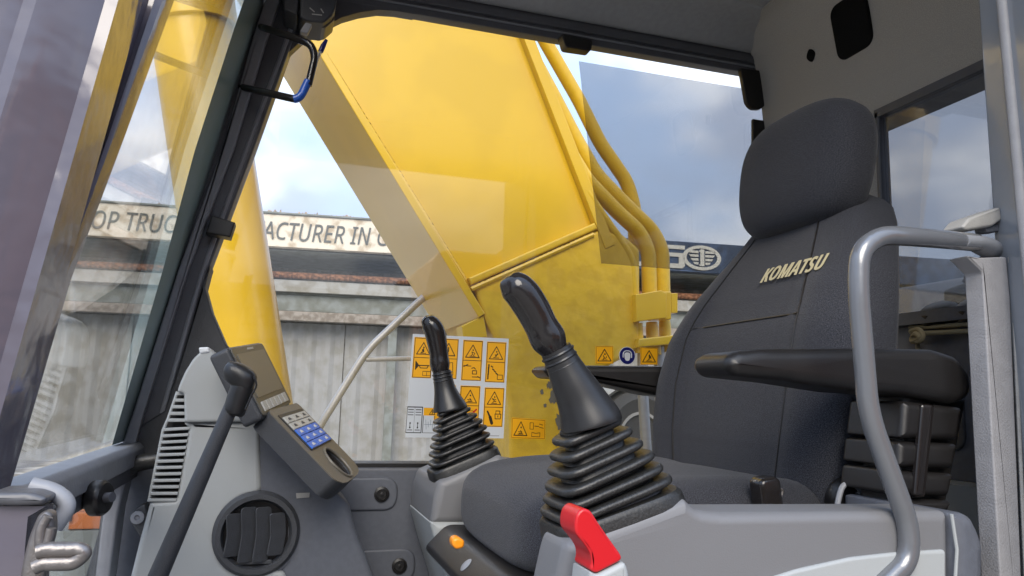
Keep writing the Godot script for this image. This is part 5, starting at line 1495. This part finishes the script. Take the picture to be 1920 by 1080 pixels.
func symbol_panel(im: Image, x0: float, y0: float, x1: float, y1: float, k: int, yel: Color, ink: Color):
	fill(im, x0, y0, x1, y1, yel)
	var e := 0.008
	for q in [[x0 + e, y0 + e, x1 - e, y0 + e], [x1 - e, y0 + e, x1 - e, y1 - e], [x1 - e, y1 - e, x0 + e, y1 - e], [x0 + e, y1 - e, x0 + e, y0 + e], [x0 + e, (y0 + y1) / 2, x1 - e, (y0 + y1) / 2]]:
		stroke(im, Vector2(q[0], q[1]), Vector2(q[2], q[3]), 0.006, ink)
	var cx := (x0 + x1) / 2
	var w := x1 - x0
	hazard(im, cx, y0 + (y1 - y0) * 0.29, w * 0.34, 0.008, ink, k)
	var y := y0 + (y1 - y0) * 0.55
	var hh := (y1 - y0) * 0.4
	match k:
		1:
			# horn and open book
			for i in 6:
				stroke(im, Vector2(x0 + w * (0.16 + i * 0.03), y + hh * (0.1 + i * 0.045)), Vector2(x0 + w * (0.16 + i * 0.03), y + hh * (0.6 - i * 0.045)), 0.008, ink)
			stroke(im, Vector2(x0 + w * 0.3, y + hh * 0.35), Vector2(x0 + w * 0.85, y + hh * 0.35), 0.010, ink)
			for q in [[0.4, 0.5, 0.75, 0.5], [0.4, 0.5, 0.36, 0.38], [0.75, 0.5, 0.8, 0.38]]:
				stroke(im, Vector2(x0 + w * q[0], y + hh * q[1]), Vector2(x0 + w * q[2], y + hh * q[3]), 0.008, ink)
			for q in [[0.55, 0.7, 0.95, 0.7], [0.55, 0.95, 0.95, 0.95], [0.55, 0.7, 0.55, 0.95], [0.95, 0.7, 0.95, 0.95], [0.75, 0.75, 0.75, 0.98]]:
				stroke(im, Vector2(x0 + w * q[0], y + hh * q[1]), Vector2(x0 + w * q[2], y + hh * q[3]), 0.005, ink)
		2:
			for q in [[0.3, 0.15, 0.75, 0.1], [0.75, 0.1, 0.8, 0.85], [0.8, 0.85, 0.35, 0.9], [0.35, 0.9, 0.3, 0.15], [0.55, 0.12, 0.58, 0.88]]:
				stroke(im, Vector2(x0 + w * q[0], y + hh * q[1]), Vector2(x0 + w * q[2], y + hh * q[3]), 0.006, ink)
		3:
			for q in [[0.1, 0.2, 0.45, 0.22], [0.1, 0.26, 0.3, 0.12], [0.5, 0.35, 0.62, 0.3], [0.6, 0.3, 0.7, 0.4], [0.55, 0.5, 0.75, 0.5], [0.55, 0.7, 0.75, 0.7], [0.55, 0.5, 0.55, 0.7], [0.75, 0.5, 0.75, 0.7], [0.55, 0.88, 0.9, 0.88], [0.82, 0.84, 0.92, 0.92]]:
				stroke(im, Vector2(x0 + w * q[0], y + hh * q[1]), Vector2(x0 + w * q[2], y + hh * q[3]), 0.008, ink)
		4:
			stroke(im, Vector2(x0 + w * 0.16, y + hh * 0.05), Vector2(x0 + w * 0.14, y + hh * 0.9), 0.014, ink)
			for q in [[0.28, 0.12], [0.36, 0.3], [0.45, 0.42], [0.54, 0.55]]:
				stroke(im, Vector2(x0 + w * q[0], y + hh * q[1]), Vector2(x0 + w * (q[0] + 0.07), y + hh * (q[1] + 0.06)), 0.012, ink)
			for q in [[0.62, 0.65, 0.88, 0.65], [0.88, 0.65, 0.88, 0.92], [0.88, 0.92, 0.62, 0.92], [0.62, 0.92, 0.62, 0.65]]:
				stroke(im, Vector2(x0 + w * q[0], y + hh * q[1]), Vector2(x0 + w * q[2], y + hh * q[3]), 0.006, ink)
		5, 6:
			for q in [[0.2, 0.2, 0.7, 0.2], [0.7, 0.2, 0.7, 0.5], [0.2, 0.2, 0.2, 0.5]]:
				stroke(im, Vector2(x0 + w * q[0], y + hh * q[1]), Vector2(x0 + w * q[2], y + hh * q[3]), 0.006, ink)
			stroke(im, Vector2(x0 + w * 0.3, y + hh * 0.85), Vector2(x0 + w * 0.85, y + hh * 0.1), 0.016, Color(0.75, 0.12, 0.06))
		7:
			stroke(im, Vector2(x0 + w * 0.2, y + hh * 0.15), Vector2(x0 + w * 0.34, y + hh * 0.5), 0.018, ink)
			stroke(im, Vector2(x0 + w * 0.34, y + hh * 0.5), Vector2(x0 + w * 0.44, y + hh * 0.88), 0.030, ink)
			for q in [[0.62, 0.3, 0.62, 0.1], [0.62, 0.1, 0.82, 0.1], [0.82, 0.1, 0.82, 0.3], [0.58, 0.3, 0.88, 0.3], [0.58, 0.3, 0.6, 0.6], [0.88, 0.3, 0.86, 0.6], [0.6, 0.6, 0.86, 0.6], [0.73, 0.4, 0.73, 0.5]]:
				stroke(im, Vector2(x0 + w * q[0], y + hh * q[1]), Vector2(x0 + w * q[2], y + hh * q[3]), 0.007, ink)


func stickers():
	var yel := Color(0.95, 0.68, 0.03)
	var ink := Color(0.16, 0.11, 0.03)
	var im := Image.create(512, 512, false, Image.FORMAT_RGB8)
	im.fill(Color(0.80, 0.82, 0.84))
	symbol_panel(im, 0.02, 0.03, 0.215, 0.43, 1, yel, ink)
	symbol_panel(im, 0.27, 0.03, 0.475, 0.43, 2, yel, ink)
	symbol_panel(im, 0.52, 0.035, 0.73, 0.44, 3, yel, ink)
	symbol_panel(im, 0.77, 0.04, 0.98, 0.45, 4, yel, ink)
	symbol_panel(im, 0.27, 0.49, 0.475, 0.87, 5, yel, ink)
	symbol_panel(im, 0.52, 0.49, 0.73, 0.88, 6, yel, ink)
	symbol_panel(im, 0.775, 0.50, 0.985, 0.89, 7, yel, ink)
	# small lever table
	var line := Color(0.12, 0.12, 0.13)
	for q in [[0.0, 0.71, 0.15, 0.71], [0.0, 0.955, 0.15, 0.955], [0.15, 0.71, 0.15, 0.955], [0.0, 0.71, 0.0, 0.955]]:
		stroke(im, Vector2(q[0], q[1]), Vector2(q[2], q[3]), 0.008, line)
	stroke(im, Vector2(0.075, 0.71), Vector2(0.075, 0.955), 0.003, line)
	for cx in [0.037, 0.112]:
		for k in 3:
			stroke(im, Vector2(cx - 0.024, 0.735 + k * 0.025), Vector2(cx + 0.024, 0.735 + k * 0.025), 0.009, Color(0.3, 0.3, 0.31))
		stroke(im, Vector2(cx, 0.86), Vector2(cx, 0.91), 0.006, line)
		stroke(im, Vector2(cx, 0.862), Vector2(cx, 0.866), 0.014, line)
		stroke(im, Vector2(cx, 0.904), Vector2(cx, 0.908), 0.014, line)
		stroke(im, Vector2(cx - 0.022, 0.93), Vector2(cx + 0.022, 0.93), 0.007, Color(0.3, 0.3, 0.31))
	fill(im, 0.165, 0.715, 0.32, 0.79, yel)
	hazard(im, 0.25, 0.758, 0.028, 0.006, ink, 2)
	for q in [[0.165, 0.79, 0.165, 0.955], [0.165, 0.955, 0.32, 0.955], [0.32, 0.715, 0.32, 0.955]]:
		stroke(im, Vector2(q[0], q[1]), Vector2(q[2], q[3]), 0.004, line)
	for k in 5:
		stroke(im, Vector2(0.19 + k * 0.025, 0.83 + 0.02 * (k % 2)), Vector2(0.2 + k * 0.02, 0.92 - 0.02 * (k % 3)), 0.004, Color(0.45, 0.5, 0.55))
	stroke(im, Vector2(0.18, 0.875), Vector2(0.31, 0.875), 0.004, Color(0.45, 0.5, 0.55))
	stroke(im, Vector2(0.86, 0.975), Vector2(0.95, 0.975), 0.006, Color(0.5, 0.5, 0.5))
	var t := thing("warning_sheet", "white sheet of yellow warning pictograms stuck on the far glass", "sticker", Vector3(0.312, 1.8263, -1.362))
	print_sheet(t, "printed_face", [Vector3(0.2283, 2.0119, -1.361), Vector3(0.4125, 2.0122, -1.361), Vector3(0.4076, 1.8255, -1.361), Vector3(0.2236, 1.8254, -1.361)], im)
	var a := Image.create(256, 128, false, Image.FORMAT_RGB8)
	a.fill(yel)
	for q in [[0.02, 0.02, 0.98, 0.02], [0.98, 0.02, 0.98, 0.48], [0.98, 0.48, 0.02, 0.48], [0.02, 0.48, 0.02, 0.02]]:
		stroke(a, Vector2(q[0], q[1]), Vector2(q[2], q[3]), 0.008, ink)
	hazard(a, 0.27, 0.28, 0.19, 0.022, ink, 6)
	for q in [[0.54, 0.1, 0.64, 0.1], [0.64, 0.1, 0.64, 0.26], [0.64, 0.26, 0.54, 0.26], [0.54, 0.26, 0.54, 0.1], [0.68, 0.18, 0.8, 0.18], [0.82, 0.12, 0.92, 0.14], [0.82, 0.2, 0.94, 0.22], [0.6, 0.34, 0.72, 0.36], [0.72, 0.36, 0.84, 0.34], [0.6, 0.34, 0.6, 0.44], [0.84, 0.34, 0.84, 0.44], [0.6, 0.44, 0.84, 0.44]]:
		stroke(a, Vector2(q[0], q[1]), Vector2(q[2], q[3]), 0.014, ink)
	t = thing("warning_sticker", "wide yellow warning sticker low on the far glass behind the near joystick", "sticker", Vector3(0.4563, 1.825, -1.362), "small stickers")
	print_sheet(t, "printed_face", [Vector3(0.4232, 1.8641, -1.361), Vector3(0.4904, 1.8614, -1.361), Vector3(0.4902, 1.8244, -1.361), Vector3(0.4222, 1.8257, -1.361)], a)
	var sm := []
	for k in 2:
		var s := Image.create(128, 128, false, Image.FORMAT_RGB8)
		s.fill(yel)
		for q in [[0.03, 0.03, 0.97, 0.03], [0.97, 0.03, 0.97, 0.97], [0.97, 0.97, 0.03, 0.97], [0.03, 0.97, 0.03, 0.03]]:
			stroke(s, Vector2(q[0], q[1]), Vector2(q[2], q[3]), 0.015, ink)
		hazard(s, 0.5, 0.56, 0.38, 0.05, ink, 8 + k)
		sm.append(s)
	t = thing("warning_sticker_001", "small square yellow warning sticker left of the blue round one", "sticker", Vector3(0.6114, 1.9726, -1.362), "small stickers")
	print_sheet(t, "printed_face", [Vector3(0.5923, 2.0064, -1.361), Vector3(0.6302, 2.0082, -1.361), Vector3(0.6305, 1.9733, -1.361), Vector3(0.5927, 1.9718, -1.361)], sm[0])
	t = thing("warning_sticker_002", "small square yellow warning sticker right of the blue round one", "sticker", Vector3(0.7096, 1.9744, -1.362), "small stickers")
	print_sheet(t, "printed_face", [Vector3(0.69, 2.0089, -1.361), Vector3(0.7295, 2.0085, -1.361), Vector3(0.7282, 1.9751, -1.361), Vector3(0.6901, 1.9736, -1.361)], sm[1])
	t = thing("ear_sticker", "round blue ear protection sticker on the far glass", "sticker", Vector3(0.6612, 1.9725, -1.362), "small stickers")
	var e := Vector3(0.6606, 1.9905, -1.361)
	var r := 0.0178
	part(t, "disc", lathe([[0.0, 0.0], [r, 0.0], [r, -0.0006]], 32, axis_frame(e, Vector3(0, 0, 1))), M.label_white)
	part(t, "blue_field", lathe([[0.0, 0.0005], [r * 0.94, 0.0005], [r * 0.94, 0.0]], 32, axis_frame(e, Vector3(0, 0, 1))), M.navy_plastic)
	part(t, "head_mark", extrude(curve(PackedVector2Array([Vector2(-0.004, -0.009), Vector2(0.004, -0.009), Vector2(0.0065, 0.001), Vector2(0.004, 0.006), Vector2(-0.004, 0.006), Vector2(-0.0065, 0.001)]), 4), 0.0006, 0.001).moved(Transform3D(Basis(), e)), M.label_white)
	part(t, "muff_mark", tube(smooth_path([e + Vector3(-0.009, -0.004, 0.0008), e + Vector3(-0.009, 0.004, 0.0008), e + Vector3(-0.005, 0.009, 0.0008), e + Vector3(0.005, 0.009, 0.0008), e + Vector3(0.009, 0.004, 0.0008), e + Vector3(0.009, -0.004, 0.0008)], 4), 0.0011, 6), M.label_white)


func small_things():
	# printed box with a lever at the top of the far post
	var t := thing("lock_box", "black printed latch box at the top of the front post", "latch", Vector3(-0.0095, 2.5198, -1.28))
	part(t, "body", extrude(fillet(PackedVector2Array([Vector2(-0.0128, 2.6277), Vector2(0.0543, 2.6417), Vector2(0.0495, 2.5703), Vector2(0.045, 2.5535), Vector2(0.0298, 2.5368), Vector2(0.0013, 2.5355), Vector2(-0.0097, 2.5413)]), 0.005, 3), -1.34, -1.265, 0.004), M.charcoal_plastic)
	part(t, "side_plate", extrude(fillet(PackedVector2Array([Vector2(-0.0437, 2.627), Vector2(-0.012, 2.6337), Vector2(-0.0134, 2.5477), Vector2(-0.0369, 2.555)]), 0.003, 2), -1.34, -1.275, 0.003), M.charcoal_plastic)
	part(t, "under_cover", extrude(fillet(PackedVector2Array([Vector2(-0.0063, 2.5521), Vector2(0.0321, 2.5473), Vector2(0.0474, 2.5662), Vector2(0.0499, 2.5566), Vector2(0.0345, 2.5377), Vector2(0.0002, 2.5354)]), 0.003, 2), -1.335, -1.285, 0.002), M.pod_taupe)
	part(t, "tab", extrude(fillet(PackedVector2Array([Vector2(0.0007, 2.5315), Vector2(0.0124, 2.5297), Vector2(0.0056, 2.5109), Vector2(-0.0078, 2.5124)]), 0.003, 3), -1.275, -1.262, 0.002), M.frame_grey)
	for q in [[Vector2(0.0059, 2.56), Vector2(0.0144, 2.5537)], [Vector2(0.0246, 2.5616), Vector2(0.0296, 2.5546)], [Vector2(0.0102, 2.549), Vector2(0.0272, 2.5502)]]:
		var a: Vector2 = q[0]
		var b: Vector2 = q[1]
		part(t, "print_mark", tube([Vector3(a.x, a.y, -1.265), Vector3(b.x, b.y, -1.265)], 0.0011, 6), M.beige_grey)
	# cord tied across the rear panel
	var c := thing("beige_cord", "beige cord tied across the dark rear panel behind the armrest", "cord", Vector3(0.948, 1.9889, -0.9283))
	part(c, "strand", tube(smooth_path([Vector3(0.948, 2.0283, -0.9404), Vector3(0.948, 2.0255, -0.886), Vector3(0.948, 2.0241, -0.7968), Vector3(0.948, 2.0229, -0.72)], 3), 0.0036, 8), M.cord_beige)
	part(c, "strand", tube(smooth_path([Vector3(0.946, 2.0209, -0.9325), Vector3(0.944, 2.0168, -0.9124), Vector3(0.946, 2.0134, -0.7959), Vector3(0.946, 2.0129, -0.7193)], 3), 0.0036, 8), M.cord_beige)
	part(c, "knot", tube(smooth_path([Vector3(0.94, 2.0204, -0.9308), Vector3(0.936, 2.0221, -0.9123), Vector3(0.934, 2.0114, -0.903), Vector3(0.934, 2.0038, -0.9115), Vector3(0.938, 2.0116, -0.9252), Vector3(0.932, 2.0153, -0.9129), Vector3(0.932, 2.0084, -0.9072), Vector3(0.938, 2.0049, -0.9256), Vector3(0.942, 2.0105, -0.9313)], 4), 0.0042, 8), M.cord_beige)
	part(c, "loose_end", tube([Vector3(0.94, 2.0113, -0.92), Vector3(0.942, 1.9883, -0.9204), Vector3(0.945, 1.9639, -0.9249)], 0.0036, 8), M.cord_beige)
	# folded cloths behind the rear glass
	var f := thing("folded_cloth", "tan cloth bundle behind the rear glass", "cloth", Vector3(1.1, 2.0857, -0.951))
	part(f, "fold", slab(fillet(PackedVector2Array([Vector2(-0.03, -0.06), Vector2(0.14, -0.06), Vector2(0.14, 0.0), Vector2(0.02, 0.005), Vector2(-0.035, -0.005)]), 0.008), Vector3(1.07, 2.1043, -0.9383), Vector3(0, 0, 1), Vector3(0, 1, 0), -0.03, 0.02, 0.008), M.cloth_tan)
	part(f, "fold", slab(fillet(PackedVector2Array([Vector2(-0.005, 0.0), Vector2(0.14, 0.0), Vector2(0.14, 0.05), Vector2(0.05, 0.05), Vector2(0.01, 0.025)]), 0.01), Vector3(1.07, 2.106, -0.9382), Vector3(0, 0, 1), Vector3(0, 1, 0), -0.03, 0.015, 0.008), M.cloth_brown)
